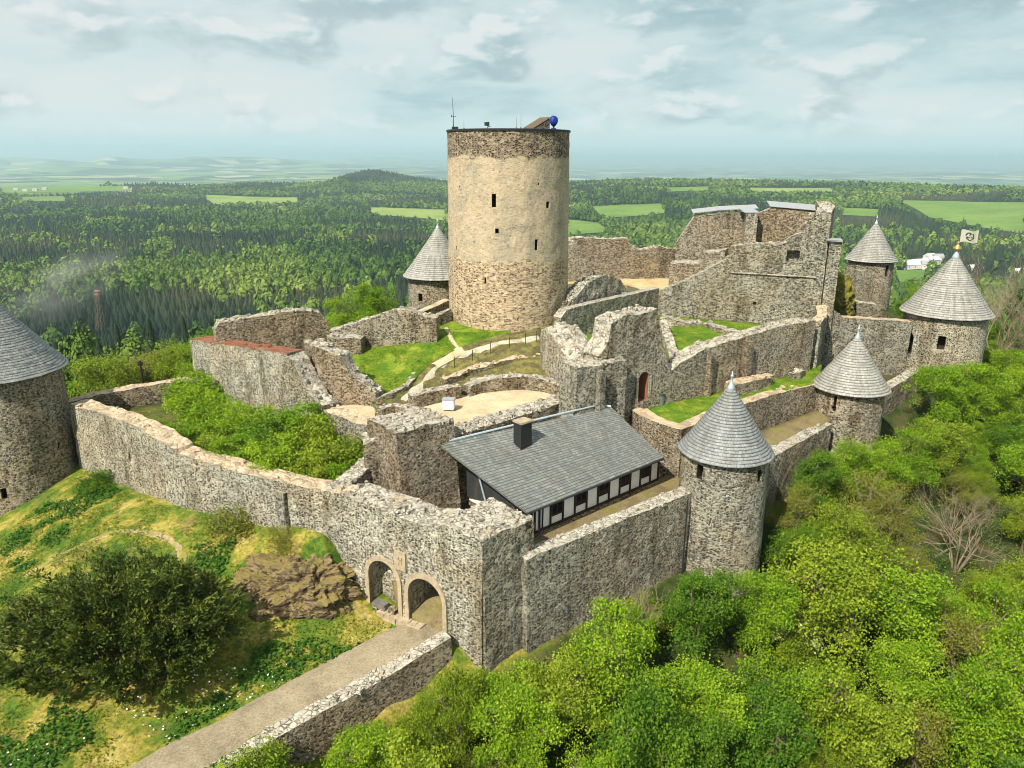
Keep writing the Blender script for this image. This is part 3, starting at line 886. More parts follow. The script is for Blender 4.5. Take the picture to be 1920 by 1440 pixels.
# ---------------------------------------------------------------- broken walls left of the keep
wall('broken_hall_wall', 'high broken wall with red brown top left of the lawn', 'wall',
     [tuple(PW(u, v, WA, WB)) + (-9.5,) for u, v in ((356, 637), (400, 643), (450, 651), (500, 658), (538, 664))],
     1.9, mats=('stone_pale', 'cap_red'), rough=.10, crest=.15, jit=.10, step=.42)
wall('broken_edge', None, None, [tuple(PW(u, v, WA, WB)) + (-9.5,) for u, v in ((538.5, 668), (548, 680), (560, 704), (574, 730), (592, 750), (606, 764))],
     1.8, mats=('stone', 'cap'), rough=.2, crest=1.0, jit=.10, step=.42, parent=bpy.data.objects['broken_hall_wall'])
UA, UB = (-27.6, 68.6), (-18.6, 73.0)
wall('humped_wall', 'ruined wall with a rounded hump rising behind the red brown top', 'wall',
     [tuple(PW(u, v, UA, UB)) + (-6,) for u, v in ((402, 622), (410, 606), (450, 598), (500, 592), (540, 584), (575, 582), (602, 588), (614, 602), (620, 640))],
     1.7, mats=('stone_dark', 'cap'), rough=.12, crest=1.2, jit=.08, step=.42)
LA, LB = (-19.2, 72.2), (-7.2, 71.0)
wall('lawn_wall', 'sloping rubble wall closing the lawn left of the keep', 'wall',
     [tuple(PW(u, v, LA, LB)) + (-4,) for u, v in ((618, 620), (660, 608), (705, 594), (755, 580), (772, 584), (790, 592), (818, 598))],
     1.5, mats=('stone_warm', 'cap'), rough=.12, crest=1.3)
wall('buttress_stub', 'squat rubble stub standing against the lawn wall', 'wall', [(-17.9, 70.2, -.3, -4), (-14.6, 70.0, -.5, -4)], 1.6, mats=('stone_warm', 'cap'), rough=.12)
wall('ramp_parapet', 'smooth topped parapet climbing to the turret behind the keep', 'wall', [(-9.9, 74.4, .9, -2), (-6.6, 79.0, 1.7, -2)], .9, mats=('stone_warm', 'smooth_cap'), side=1, rough=.03, crest=0)
wall('ramp_wall', 'brown side wall under the smooth ramp parapet', 'wall', [(-9.0, 73.4, .3, -2), (-6.3, 76.4, 1.2, -2)], .6, mats=('stone_dark', 'cap'), side=1, rough=.1, crest=.6)
SA, SB, SC = (-19.0, 66.2), (-16.6, 62.4), (-11.8, 60.8)
pr = [(-19.0, 66.2, .2, -6)] + [tuple(PW(u, v, SB, SC)) + (-6,) for u, v in ((592, 650), (640, 668), (648, 690), (662, 706), (690, 728), (704, 738))]
wall('stepped_stub_wall', 'dark stub wall stepping down beside the lawn', 'wall', pr, 1.5, mats=('stone_dark', 'cap'), rough=.13, crest=1.2, step=.4, jit=.08)

# ---------------------------------------------------------------- low walls on the terrace
def low(name, label, px, z, h, thick, mats=('stone_dark', 'cap'), **k):
    pr = []
    for q in px:
        zz = q[2] if len(q) > 2 else z
        p = P(q[0], q[1], zz); pr.append((p.x, p.y, zz, zz - h))
    return wall(name, label, 'low wall', pr, thick, mats=mats, group='low terrace walls', **k)
low('low_wall', 'low rubble wall end beside the white cabinet', [(775, 742), (820, 733), (865, 725)], -2.9, 2.4, 1.0, ('stone_dark', 'cap'), crest=1.2)
low('low_wall', 'low dark wall wedge at the left end of the terrace', [(716, 768), (740, 762), (775, 772), (812, 786)], -3.0, 2.4, 1.1, ('stone_dark', 'cap'), crest=1.2)
low('low_wall', 'crescent of low red brown wall at the back of the sandy terrace', [(882, 727, -3.1), (905, 715, -2.8), (940, 708, -2.6), (980, 706, -2.6), (1020, 712, -2.7), (1048, 724, -3.0)], -2.8, 2.2, 1.1, ('stone_dark', 'cap'), crest=1.2)
low('low_wall', 'thin curved wall edging the lawn along the gravel path', [(700, 748, -3.4), (735, 738, -3.3), (765, 724, -3.1), (785, 702, -2.7), (810, 680, -2.2), (850, 660, -1.7), (900, 645, -1.3), (950, 635, -1.1), (1000, 628, -1.0)], 0, 1.8, .5, ('stone_dark', 'cap'), crest=.7)
low('low_wall', 'mossy broken edge between the gravel path and the crescent wall', [(835, 712, -2.7), (870, 698, -2.4), (920, 683, -2.1), (970, 672, -1.9), (1012, 668, -1.8)], 0, 1.9, .8, ('stone_moss', 'cap_warm'), crest=.8, rough=.25)

# ---------------------------------------------------------------- palace ruins
PA, PB = Vector((13.2, 62.4, 0)), Vector((31.1, 73.6, 0))
pdv = (PB - PA).normalized()
PL = PA - pdv * 9.6
dp = PW(1206, 725, PA, PB)
pn = Vector((pdv.y, -pdv.x, 0))
wall('palace_pier_wall', 'tall jagged palace wall with a small arched doorway', 'ruin wall',
     [tuple(PW(u, v, PA, PB)) + (-10,) for u, v in ((1122, 668), (1140, 640), (1146, 606), (1170, 594), (1200, 588), (1232, 580), (1237, 612), (1243, 648), (1254, 686), (1262, 700))],
     2.1, mats=('stone', 'cap'), rough=.16, crest=1.0, jit=.10, step=.4, cuts=[box_cut((dp.x, dp.y, dp.z), pn, 1.15, 2.7, 1.3, True)])
arch_ring((dp.x, dp.y, dp.z), pn, 1.15, 2.7, .28, .06, bpy.data.objects['palace_pier_wall'], 'door_surround', mat='stone_pale')
liner('doorway', dp, pn, 1.15, 2.7, 1.3, bpy.data.objects['palace_pier_wall'], 'wood_red', True)
fo = PL + pn * .75; fo2 = PA - pdv * 4.1 + pn * .75
wall('palace_front_block', 'square pale block at the head of the terrace wall', 'ruin wall',
     [tuple(PW(u, v, fo, fo2)) + (-10,) for u, v in ((1082, 690), (1105, 686), (1140, 682), (1176, 674))], 2.3, mats=('stone', 'cap'), rough=.15, crest=1.3, jit=.09)
q = PW(1115, 690, fo, fo2)
mb = MB(); mb.box((q.x + .5, q.y - .22, q.z - 4.0), (.55, .6, 7.6), math.atan2(pdv.y, pdv.x), jit=.06); mb.build('joint_pilaster', M['stone'], bpy.data.objects['palace_front_block'])
KA, KB = (5.6, 60.2), (2.4, 68.0)
wall('rounded_cross_wall', 'rounded sunlit cross wall between the keep and the palace', 'ruin wall',
     [tuple(PW(u, v, KA, KB)) + (-5,) for u, v in ((1078, 690), (1064, 672), (1050, 650), (1036, 630), (1022, 618), (1014, 622))], 3.2, mats=('stone_pale', 'cap'), side=-1, rough=.2, crest=1.0, jit=.12, dome=.5, step=.4)
QA, QB = (6.0, 74.0), (17.0, 86.0)
wall('palace_side_wall', 'grey side wall with a thin pale ledge line beside the keep', 'ruin wall',
     [tuple(PW(u, v, QA, QB)) + (-3,) for u, v in ((1052, 596), (1062, 583), (1073, 578), (1130, 564), (1190, 551), (1236, 540))], 1.0, mats=('stone', 'cap'), rough=.03, crest=.2)
HA, HB = (5.6, 75.8), (14.4, 85.4)
wall('gable_ruin', 'pointed pale gable remnant between the keep and the palace', 'ruin wall',
     [tuple(PW(u, v, HA, HB)) + (-3,) for u, v in ((1055, 584), (1075, 560), (1096, 538), (1118, 522), (1140, 517), (1160, 526), (1176, 543), (1186, 556))], 1.6, mats=('stone_pale', 'stone_pale'), rough=.24, crest=1.0, jit=.12, step=.42, dome=.15)
wall('palace_long_wall', 'long straight palace wall above the narrow ward lawn', 'ruin wall',
     [tuple(PW(u, v, PA, PB)) + (-9,) for u, v in ((1258, 695), (1280, 680), (1310, 660), (1350, 645), (1400, 630), (1460, 614), (1530, 600))],
     1.7, mats=('stone_warm', 'cap'), rough=.12, crest=1.2)
for u, v, w in ((1397, 668, .8), (1327, 690, .35)):
    q = PW(u, v, PA, PB)
    mb = MB(); mb.box((q.x + pn.x * .15, q.y + pn.y * .15, q.z - .6), (w, .7, 4.2), math.atan2(pdv.y, pdv.x), jit=.05); mb.build('buttress', M['stone_dark'], bpy.data.objects['palace_long_wall'])
low('low_wall', 'low footing block at the foot of the long palace wall', [(1378, 722, -3.4), (1420, 712, -3.4), (1452, 704, -3.6)], 0, 2.0, 1.2, ('stone_dark', 'cap_warm'))
low('low_wall', 'small stone heap on the ward lawn near the long palace wall', [(1488, 702, -3.9), (1503, 697, -3.7), (1512, 694, -4.)], 0, 1.2, .8, ('stone', 'cap'))
low('low_wall', 'low inner wall across the grassy palace floor', [(1238, 592, -.4), (1262, 600, -.7), (1290, 604, -.9), (1318, 603, -1.0)], 0, 2.2, 1.0, ('stone_pale', 'cap'), rough=.2, side=1)
low('low_wall', 'curved foundation wall dividing the two grass plots', [(1318, 604, -1.0), (1345, 615, -1.0), (1375, 622, -1.0), (1410, 628, -1.1)], 0, 1.6, .9, ('stone_warm', 'cap'), rough=.16)
low('low_wall', 'ragged heap of foundation stones beside the sandy plot', [(1290, 662, -.9), (1315, 650, -.6), (1345, 640, -.6), (1372, 638, -.9)], 0, 1.6, .9, ('stone_warm', 'cap'), rough=.3)
low('low_wall', 'steep rubble edge right of the tall pier', [(1236, 600, -.2), (1242, 622, -.5), (1250, 648, -1.0), (1256, 668, -1.4)], 0, 2.0, .9, ('stone_pale', 'cap'), rough=.2)

EA, EB = Vector((16.6, 86.2, 0)), Vector((33.4, 79.6, 0))
palas = thing('palace_ruin', 'highest ruined palace block with grey metal caps', 'ruin', (26, 86, -2))
wall('front_wall', None, None, [tuple(PW(u, v, EA, EB)) + (-8,) for u, v in
     ((1236, 545), (1262, 536), (1290, 524), (1320, 508), (1350, 492), (1366, 484), (1369, 462), (1420, 459), (1468, 457), (1476, 449), (1490, 440), (1508, 436), (1518, 404), (1522, 402), (1541, 402))],
     1.6, mats=('stone', 'cap'), parent=palas, rough=.12, crest=1.0, jit=.07, step=.42,
     cuts=[box_cut(PW(1487, 480, EA, EB), (-.37, -.93), 1.3, 1.2, .9), box_cut(PW(1415, 569, EA, EB), (-.37, -.93), .4, .4, .6), box_cut(PW(1478, 520, EA, EB), (-.37, -.93), .3, .3, .6)])
a, b = PW(1372, 509, EA, EB), PW(1530, 521, EA, EB)
mb = MB(); d = (b - a); mb.box((a + b) / 2 + Vector((-.03, -.08, 0)), (d.length, .22, .12), math.atan2(d.y, d.x)); mb.build('string_course', M['cap'], palas)
# right flank with its own slim buttress
e = Vector((33.4, 79.6, 0))
wall('flank_wall', None, None, [(33.3, 79.7, 11.0, -8), (36.2, 86.0, 11.2, -8), (38.0, 92.0, 11.3, -6)], 1.6, mats=('stone', 'cap'), side=1, parent=palas, rough=.12, crest=.3)
wall('corner_buttress', None, None, [(33.35, 79.45, 8.0, -8), (34.5, 79.1, 7.9, -8)], 1.3, mats=('stone', 'cap'), parent=palas, rough=.06, crest=0)
mb = MB(); mb.box((33.9, 79.8, 8.1), (1.5, 1.7, .16), -.3, jit=.04); mb.build('buttress_cap', M['zinc'], palas)
NA, NB = (24.5, 97.5), (34.0, 95.5)
wall('back_wall', None, None, [tuple(PW(u, v, NA, NB)) + (-2,) for u, v in ((1268, 456), (1278, 440), (1290, 422), (1303, 405), (1340, 401), (1400, 396))], 1.8, mats=('stone_warm', 'cap'), parent=palas, rough=.1, crest=.3, jit=.1)
NC, ND = (32.6, 92.5), (38.4, 90.5)
wall('tower_room_wall', None, None, [tuple(PW(u, v, NC, ND)) + (-2,) for u, v in ((1416, 402), (1445, 390), (1490, 391), (1538, 398))], 1.5, mats=('stone_dark', 'cap'), parent=palas, rough=.06, crest=.2)
wall('room_pier', None, None, [tuple(PW(u, v, (31.2, 91.0), (32.8, 90.6))) + (-2,) for u, v in ((1400, 400), (1422, 400))], 4.5, mats=('stone_pale', 'cap'), parent=palas, rough=.08, crest=0)
def cap_sheet(name, pts, h=.07, over=0.):
    mb = MB(); k = len(pts)
    mb.add([Vector(p) for p in pts] + [Vector(p) + Vector((0, 0, h)) for p in pts], [tuple(range(k))[::-1], tuple(range(k, 2 * k))] + [(i, (i + 1) % k, (i + 1) % k + k, i + k) for i in range(k)])
    o = mb.build(name, M['zinc'], palas); fixnormals(o)
a, b, c = PW(1299, 400, NA, NB), PW(1345, 395, NA, NB), PW(1422, 391, NA, NB)
o3 = Vector((.3, 2.3, .30))
cap_sheet('metal_cap', [a, b, b + o3, a + o3]); cap_sheet('metal_cap', [b + Vector((.02, 0, .03)), c, c + o3, b + o3 + Vector((.02, 0, .03))])
a, b = PW(1443, 388, NC, ND), PW(1541, 397, NC, ND)
cap_sheet('metal_cap', [a + Vector((0, -.2, .06)), b + Vector((.2, -.3, .06)), b + Vector((1.0, 3.2, .5)), a + Vector((.6, 3.2, .5))])
a, b = PW(1396, 399, (31.2, 91.0), (32.8, 90.6)), PW(1424, 399, (31.2, 91.0), (32.8, 90.6))
cap_sheet('metal_cap', [a, b, b + Vector((.5, 4.4, .25)), a + Vector((.5, 4.4, .25))])

wall('yard_back_wall', 'brown back wall of the upper yard right of the keep', 'wall', [tuple(PW(u, v, (7.0, 103.2), (24.0, 104.0))) + (-2,) for u, v in
     ((1056, 449), (1090, 446), (1140, 448), (1176, 447), (1184, 462), (1200, 468), (1236, 463), (1268, 470), (1276, 462))], 1.6, mats=('stone_dark', 'cap'), rough=.15, crest=1.0)
wall('gable_scar', 'sloping stub against the yard back wall beside the keep', 'wall', [tuple(PW(u, v, (6.4, 101.4), (13.0, 101.9))) + (-2,) for u, v in ((1056, 452), (1078, 452), (1090, 468), (1102, 488), (1112, 502))], 1.3, mats=('stone_warm', 'cap'), rough=.12, crest=.4)
wall('stair_wall', 'stepped low walls below the metal capped ruin', 'wall', [tuple(PW(u, v, (22.0, 99.0), (30.0, 96.0))) + (-2,) for u, v in ((1268, 471), (1310, 474), (1362, 468))], 1.2, mats=('stone_warm', 'cap'), rough=.12, crest=1.0)
wall('yard_corner_wall', 'square low wall corner at the end of the sandy yard', 'wall', [tuple(PW(u, v, (19.4, 93.0), (27.0, 90.0))) + (-2,) for u, v in ((1256, 494), (1282, 493), (1312, 494), (1320, 476), (1360, 470))], 3.0, mats=('stone_warm', 'cap'), rough=.12, crest=1.0, step=.42)
wall('neck_wall', 'warm topped wall linking the palace ruin to the flag tower', 'wall', [(33.6, 79.3, 1.3, -9), (35.2, 79.6, .4, -9), (36.0, 79.8, -.25, -9), (44.5, 81.4, -1.05, -9)], 1.5, mats=('stone', 'smooth_cap'), rough=.07, crest=.15)
wall('neck_return_wall', 'short upright wall closing the end of the long palace wall', 'wall', [(31.2, 73.9, .5, -9), (32.8, 76.4, .8, -9), (33.6, 79.0, 1.2, -9)], 1.0, mats=('stone', 'cap_warm'), side=1, rough=.16, crest=.8)

# mossy vault and fragments by the farthest tower
MV = PW(1570, 548, (0, 92.0), (1, 92.0))
wall('vault_fragment', 'upright wall fragment in front of the farthest tower', 'ruin', [tuple(PW(u, v, (46.5, 101.0), (51.0, 102.5))) + (-6,) for u, v in ((1598, 505), (1612, 508), (1632, 510), (1640, 530))], 1.4, mats=('stone_warm', 'cap'), rough=.15, crest=.6)
wall('vault_fragment', 'lower broken fragment sloping down below the farthest tower', 'ruin', [(43.6, 93.5, -1.0, -7), (46.5, 94.2, -1.6, -7), (49.0, 95.0, -3.6, -7)], 1.4, mats=('stone', 'cap'), rough=.2, crest=.6)

# ---------------------------------------------------------------- wards on the right
wall('ward_retaining_wall', 'bent retaining wall holding the narrow ward lawn', 'wall', [tuple(P(u, v, z)) + (-11,) for u, v, z in
     ((1180, 766, -4.3), (1198, 778, -4.35), (1240, 795, -4.4), (1278, 806, -4.4), (1305, 795, -4.4), (1335, 781, -4.4), (1390, 760, -4.4), (1450, 740, -4.5), (1532, 720, -4.6))], 1.1, mats=('stone_dark', 'smooth_cap'), rough=.06, crest=.1, side=1)
wall('outer_wall', 'outer curtain wall along the half timbered house', 'wall', [(.95, 41.55, -7.75, -17), (13.6, 51.1, -7.55, -17)], 1.15, mats=('stone', 'cap'), rough=.06, crest=.5, batter=.02, group='curtain walls', side=1)
wall('outer_wall', 'outer curtain wall between the two right slate coned towers', 'wall', [(18.4, 54.6, -7.6, -15), (29.9, 65.6, -7.4, -15)], 1.15, mats=('stone_warm', 'cap'), rough=.06, crest=.4, group='curtain walls', side=1)
wall('outer_wall', 'outer curtain wall between the flag tower and the shorter tower', 'wall', [(35.2, 70.8, -7.2, -14), (45.5, 79.6, -6.0, -14)], 1.15, mats=('stone_warm', 'cap'), rough=.06, crest=.4, group='curtain walls', side=1)
mb = MB(); q = P(1291, 1000, -12); mb.tube([(13.05, 50.35, -7.9), (13.05, 50.35, -16)], .06, 6)
tag(mb.build('lightning_cable', M['metal_dark']), 'thin dark pipe down the joint of corner tower and outer wall', 'pipe')
wall('back_curtain_wall', 'dark inner faced wall from the left tower to the broken wall', 'wall', [tuple(PW(u, v, (-41, 66.5), (-31.2, 72.6))) + (-12,) for u, v in ((118, 757), (180, 741), (240, 730), (300, 720), (366, 712))], 1.3, mats=('stone_dark', 'cap_warm'), rough=.08, crest=.2, group='curtain walls')

# bridge parapet beside the approach road
BA, BB = Vector((-3.9, 40.0, 0)), Vector((-13.9, 32.4, 0))
wall('road_parapet', 'rubble parapet along the approach road to the gate', 'wall', [tuple(PW(u, v, BA, BB)) + (-20,) for u, v in ((846, 1196), (790, 1230), (730, 1266), (660, 1306), (590, 1343), (520, 1383), (478, 1408), (430, 1437), (390, 1462))], 1.0, mats=('stone_dark', 'cap'), side=-1, rough=.07, crest=.8, batter=.04)

# ---------------------------------------------------------------- half timbered house
EL, ER = Vector((1.06, 44.8, -6.15)), Vector((11.95, 54.4, -6.15))
RL, RR = Vector((-5.3, 50.4, -3.5)), Vector((6.95, 57.6, -2.98))
hx = (ER - EL); hx.z = 0; hl = hx.length; hx.normalize()
hy = Vector((-hx.y, hx.x, 0))
house = thing('half_timbered_house', 'long slate roofed half timbered house inside the outer wall', 'house', (1.5, 45.6, -8.6))
W0 = Vector((1.46, 45.75, -8.55)); W1 = W0 + hx * 13.6
def bar(mb, a, b, w, d, out=0.):
    pass
# walls (solid core)
mb = MB(); dep = hy * 7.0
for z0, z1, off in ((-8.6, -8.22, .05),):
    q = [W0 - hy * off - hx * off, W1 - hy * off + hx * off, W1 + hy * 3.9, W0 + dep - hx * off]
    mb.add([Vector((p.x, p.y, z0)) for p in q] + [Vector((p.x, p.y, z1)) for p in q], [(3, 2, 1, 0), (4, 5, 6, 7), (0, 1, 5, 4), (1, 2, 6, 5), (2, 3, 7, 6), (3, 0, 4, 7)])
mb.build('plinth', M['stone_dark'], house)
mb = MB(); q = [W0, W1, W1 + hy * 3.85, W0 + dep]
mb.add([Vector((p.x, p.y, -8.22)) for p in q] + [Vector((p.x, p.y, -6.35)) for p in q[:2]] + [Vector((p.x, p.y, -4.2)) for p in q[2:]], [(3, 2, 1, 0), (4, 5, 6, 7), (0, 1, 5, 4), (1, 2, 6, 5), (2, 3, 7, 6), (3, 0, 4, 7)])
hw = mb.build('wall', M['plaster'], house)
fax = (hx, -hy, Vector((0, 0, 1)))
def on_front(s, z, out=.05): return W0 + hx * s - hy * out + Vector((0, 0, z - W0.z))
mb = MB()
for s in [.12, .55] + [1.62 + 2.42 * k + e for k in range(5) for e in (0, 1.22)] + [13.5]:
    mb.box(on_front(s, -7.25, .04), (.12, .12, 1.95), ax=fax)
mb.box(on_front(6.8, -8.14, .05), (13.5, .13, .16), ax=fax); mb.box(on_front(6.8, -6.34, .045), (13.5, .10, .14), ax=fax)
mb.build('timber_frame', M['timber'], house)
for k in range(5):
    s = 1.62 + 2.42 * k + .61
    f = MB(); f.box(on_front(s, -6.86, .045), (1.06, .10, 1.0), ax=fax); fr = f.build('window', M['shutter'], house)
    f = MB()
    for e in (-.25, .25): f.box(on_front(s + e, -6.86, .105), (.40, .03, .84), ax=fax)
    f.build('pane', M['glass'], fr)
    f = MB(); f.box(on_front(s, -7.38, .09), (1.1, .14, .07), ax=fax); f.build('sill', M['timber'], fr)
# left gable: slate triangle above, door and small window below
gx = Vector((-hx.x, -hx.y, 0))
gax = (hy, gx, Vector((0, 0, 1)))
def on_gable(s, z, out=.05): return W0 + hy * s + gx * out + Vector((0, 0, z - W0.z))
mb = MB()
tri = [(-.3, -6.35), (7.0, -7.9), (7.0, -3.85), (-.3, -6.15)]
mb.add([on_gable(s, z, .22) for s, z in tri] + [on_gable(s, z, .01) for s, z in tri], [(0, 1, 2, 3), (0, 4, 5, 1), (1, 5, 6, 2), (2, 6, 7, 3), (3, 7, 4, 0)])
sg = mesh_obj('slate_gable', mb.v, mb.f, M['slate_dark'], house, uv=[[(v.dot(hy) if False else (v - W0).dot(hy), (v - W0).z) for v in [mb.v[i] for i in f]] for f in mb.f]); fixnormals(sg)
f = MB(); f.box(on_gable(.95, -7.25, .04), (1.0, .1, 1.95), ax=gax); d_ = f.build('door', M['shutter'], house)
f = MB(); f.box(on_gable(.62, -7.3, .12), (.05, .08, .2), ax=gax); f.build('handle', M['metal_grey'], d_)
f = MB(); f.box(on_gable(2.6, -6.85, .04), (.8, .1, .8), ax=gax); w_ = f.build('window', M['shutter'], house)
f = MB(); f.box(on_gable(2.6, -6.85, .10), (.62, .03, .62), ax=gax); f.build('pane', M['glass'], w_)
for s in (.12, 1.75, 3.4):
    f = MB(); f.box(on_gable(s, -7.1, .035), (.14, .1, 2.2), ax=gax); f.build('post', M['timber'], house)
# roof
def roof_slab(a, b, c, d, th=.14):
    # a b along the eave, d c along the ridge; subdivided and gently uneven
    V = []; Fc = []; UV = []; n1, n2 = 40, 24
    for k, dz in ((0, 0.), (1, -th)):
        for j in range(n2 + 1):
            for i in range(n1 + 1):
                p = a.lerp(b, i / n1).lerp(d.lerp(c, i / n1), j / n2) + Vector((0, 0, dz))
                if k == 0: p.z += .03 * nz3(p, .5) + .012 * (1 if j % 2 else -1)
                V.append(p)
    N = (n1 + 1) * (n2 + 1); W = (b - a).length; Hh = ((d + c) / 2 - (a + b) / 2).length
    for j in range(n2):
        for i in range(n1):
            q = j * (n1 + 1) + i
            Fc.append((q, q + 1, q + n1 + 2, q + n1 + 1)); UV.append([(i / n1 * W, j / n2 * Hh), ((i + 1) / n1 * W, j / n2 * Hh), ((i + 1) / n1 * W, (j + 1) / n2 * Hh), (i / n1 * W, (j + 1) / n2 * Hh)])
            Fc.append((N + q, N + q + n1 + 1, N + q + n1 + 2, N + q + 1)); UV.append([(0, 0)] * 4)
    ed = [i for i in range(n1 + 1)] + [(j + 1) * (n1 + 1) + n1 for j in range(n2)] + [n2 * (n1 + 1) + i for i in range(n1 - 1, -1, -1)] + [j * (n1 + 1) for j in range(n2 - 1, 0, -1)]
    for q in range(len(ed)):
        s, e = ed[q], ed[(q + 1) % len(ed)]
        Fc.append((s, N + s, N + e, e)); UV.append([(q * .3, 0), (q * .3, .2), (q * .3 + .3, .2), (q * .3 + .3, 0)])
    o = mesh_obj('roof', V, Fc, M['slate_house'], house, uv=UV); fixnormals(o); return o
roof = roof_slab(EL, ER, RR + Vector((1.1, -.15, -.05)), RL)
mb = MB(); mb.tube([RL + Vector((0, 0, .04)), (RL + RR) / 2 + Vector((0, 0, .06)), RR + Vector((0, 0, .05)), RR + Vector((1.1, -.1, -.02))], .10, 8); mb.build('ridge_flashing', M['lead'], roof)
mb = MB(); mb.tube([EL + Vector((-.08, -.1, -.06)), ER + Vector((.0, -.1, -.08))], .075, 8); mb.build('gutter', M['metal_dark'], house)
mb = MB(); a = on_front(.75, -6.2, .5); mb.tube([a + Vector((0, 0, .05)), on_front(.75, -6.45, .18), on_front(.75, -8.4, .14)], .055, 8); mb.build('downpipe', M['metal_dark'], house)
mb = MB(); mb.tube([W0 + hy * 5.9 + gx * .5 + Vector((0, 0, 4.15)), W0 + hy * 5.5 + gx * .42 + Vector((0, 0, 3.4)), W0 + hy * 4.4 + gx * .3 + Vector((0, 0, .4))], .07, 8); mb.build('downpipe', M['lead'], house)
# chimney
def on_roof(u, v):
    n_ = (ER - EL).cross(RL - EL); d = ray(u, v); t_ = (EL - CAM).dot(n_) / d.dot(n_); return CAM + d * t_
cb = on_roof(985, 847) + hy * .3
mb = MB(); mb.box(cb + Vector((0, 0, .85)), (1.05, .85, 2.9), ax=fax, jit=.02); ch = mb.build('chimney', M['slate_dark'], roof)
fixnormals(ch)
mb = MB(); mb.box(cb + Vector((0, 0, 2.36)), (1.2, 1.0, .13), ax=fax, jit=.03); mb.build('chimney_cap', M['ashlar'], roof)
mb = MB(); mb.box(cb + Vector((0, 0, -.10)) - hx * .1, (1.5, 1.4, .22), ax=(hx, (hy + Vector((0, 0, .33))).normalized(), Vector((0, 0, 1))), jit=.04); mb.build('chimney_flashing', M['lead'], roof)
# timber steps right of the house
sp = W1 + hx * 1.2 + hy * .8
mb = MB()
for k in range(3): mb.box(Vector((sp.x, sp.y, -8.5 + .17 * k)) + hy * (.35 * k), (2.2, .34, .17), ax=fax, jit=.01)
tag(mb.build('stone_steps', M['stone_warm']), 'low flat steps at the right end of the half timbered house', 'steps')

# ---------------------------------------------------------------- small things
p = P(841, 770, -3.95)
t = thing('white_cabinet', 'white double door cabinet standing on the sandy terrace', 'cabinet', p)
rzc = -.18
ca = (Vector((math.cos(rzc), math.sin(rzc), 0)), Vector((-math.sin(rzc), math.cos(rzc), 0)), Vector((0, 0, 1)))
mb = MB(); mb.box(p + Vector((0, .35, .48)), (.92, .7, .84), ax=ca); mb.build('cabinet_body', M['white'], t)
mb = MB(); mb.box(p + Vector((0, .35, .93)), (1.02, .8, .07), ax=ca); mb.build('lid', M['zinc'], t)
for sx in (-.23, .23):
    mb = MB(); mb.box(p + ca[0] * sx + ca[1] * -.01 + Vector((0, 0, .48)), (.42, .03, .74), ax=ca); mb.build('door', M['white'], t)
p = P(1239, 758, -4.5)
t = thing('litter_bin', 'small grey round litter bin beside the arched doorway', 'bin', p)
mb = MB(); mb.lathe(p, [(.28, 0), (.32, .85), (.28, .86)], 16); mb.build('bin_drum', M['metal_grey'], t)
mb = MB(); mb.lathe(p, [(.34, .84), (.35, .92), (.26, .97)], 16); mb.build('rim', M['metal_dark'], t)

# ================================================================== GROUND
z_court = rbf([(-5.6, 42.6, -13.1), (-4.3, 45.2, -11.8), (-4, 48, -10.4), (-10, 47.5, -9.5), (-1, 43.5, -9.2), (2, 43.2, -8.6), (1.5, 45.7, -8.6), (6, 47, -8.6), (11.5, 51.5, -8.6), (11.5, 55.2, -8.6), (12, 58, -8.6), (17, 57.5, -8.4), (22, 60.5, -7.9), (29, 67, -7.2)])
patch('courtyard_ground', [(-11.2, 46.9), (-8.4, 45.6), (-7.0, 43.25), (-4.3, 41.6), (-2.4, 42.4), (-.4, 41.4), (1.3, 42.4), (13.2, 51.5), (16, 54), (18.5, 55.4), (30.2, 66.6), (30.0, 68.9), (16.8, 60.2), (13.8, 57.0), (11.2, 61), (8, 61), (0, 55.9), (-4.4, 52.3), (-8, 50.8), (-10.2, 51.4)], z_court, 'court', .8)
z_ward = rbf([(10.8, 60.4, -4.55), (13.7, 56.7, -4.6), (16.5, 60, -4.6), (22, 65, -4.6), (30, 69.5, -4.5), (31.5, 74, -4.3), (14, 63, -4.5)])
wp = [tuple(P(u, v, -4.5))[:2] for u, v in ((1200, 776), (1240, 793), (1278, 804), (1305, 793), (1335, 779), (1390, 758), (1450, 738), (1534, 716))]
patch('ward_lawn', wp + [(32.5, 75.5), (30.5, 74.2), (13.2, 63.2), (11.6, 61.8)], z_ward, 'lawn', .8)
strip('ward_path', [tuple(P(u, v, -4.5))[:2] for u, v in ((1205, 752), (1212, 768), (1245, 786), (1280, 795), (1310, 786), (1345, 768))], 1.0, z_ward, 'sand', .04)
z_terr = rbf([(-16, 61, -4.3), (-10, 56, -4.1), (-7, 51, -4.0), (0, 57, -4.0), (4.5, 61, -4.0), (3.2, 66, -3.8), (-1, 66, -3.8), (-6, 62, -4.0), (-11, 60, -4.2)])
patch('terrace_ground', [(-16.6, 61.4), (-12, 57), (-9.3, 54), (-8, 50.6), (-4.3, 53), (0, 56.9), (5.2, 61), (3.4, 67.5), (-1, 67), (-4.5, 65), (-8, 62), (-12, 61.5)], z_terr, 'sand', .8, .05)
z_up = rbf([(-15.5, 62.6, -3.6), (-12, 61.8, -3.7), (-8.6, 63.2, -3.2), (-6.5, 66, -2.5), (-3, 69.5, -1.6), (3, 69.6, -1.4), (0, 72.4, -.35), (-6.5, 72.5, -.5), (-14, 70.5, -1.9), (-18, 70, -2.3), (-18, 66, -2.8), (-8, 80, 0), (5, 76, 0), (6, 90, 0), (-6, 90, 0), (-9, 67.5, -2.1)])
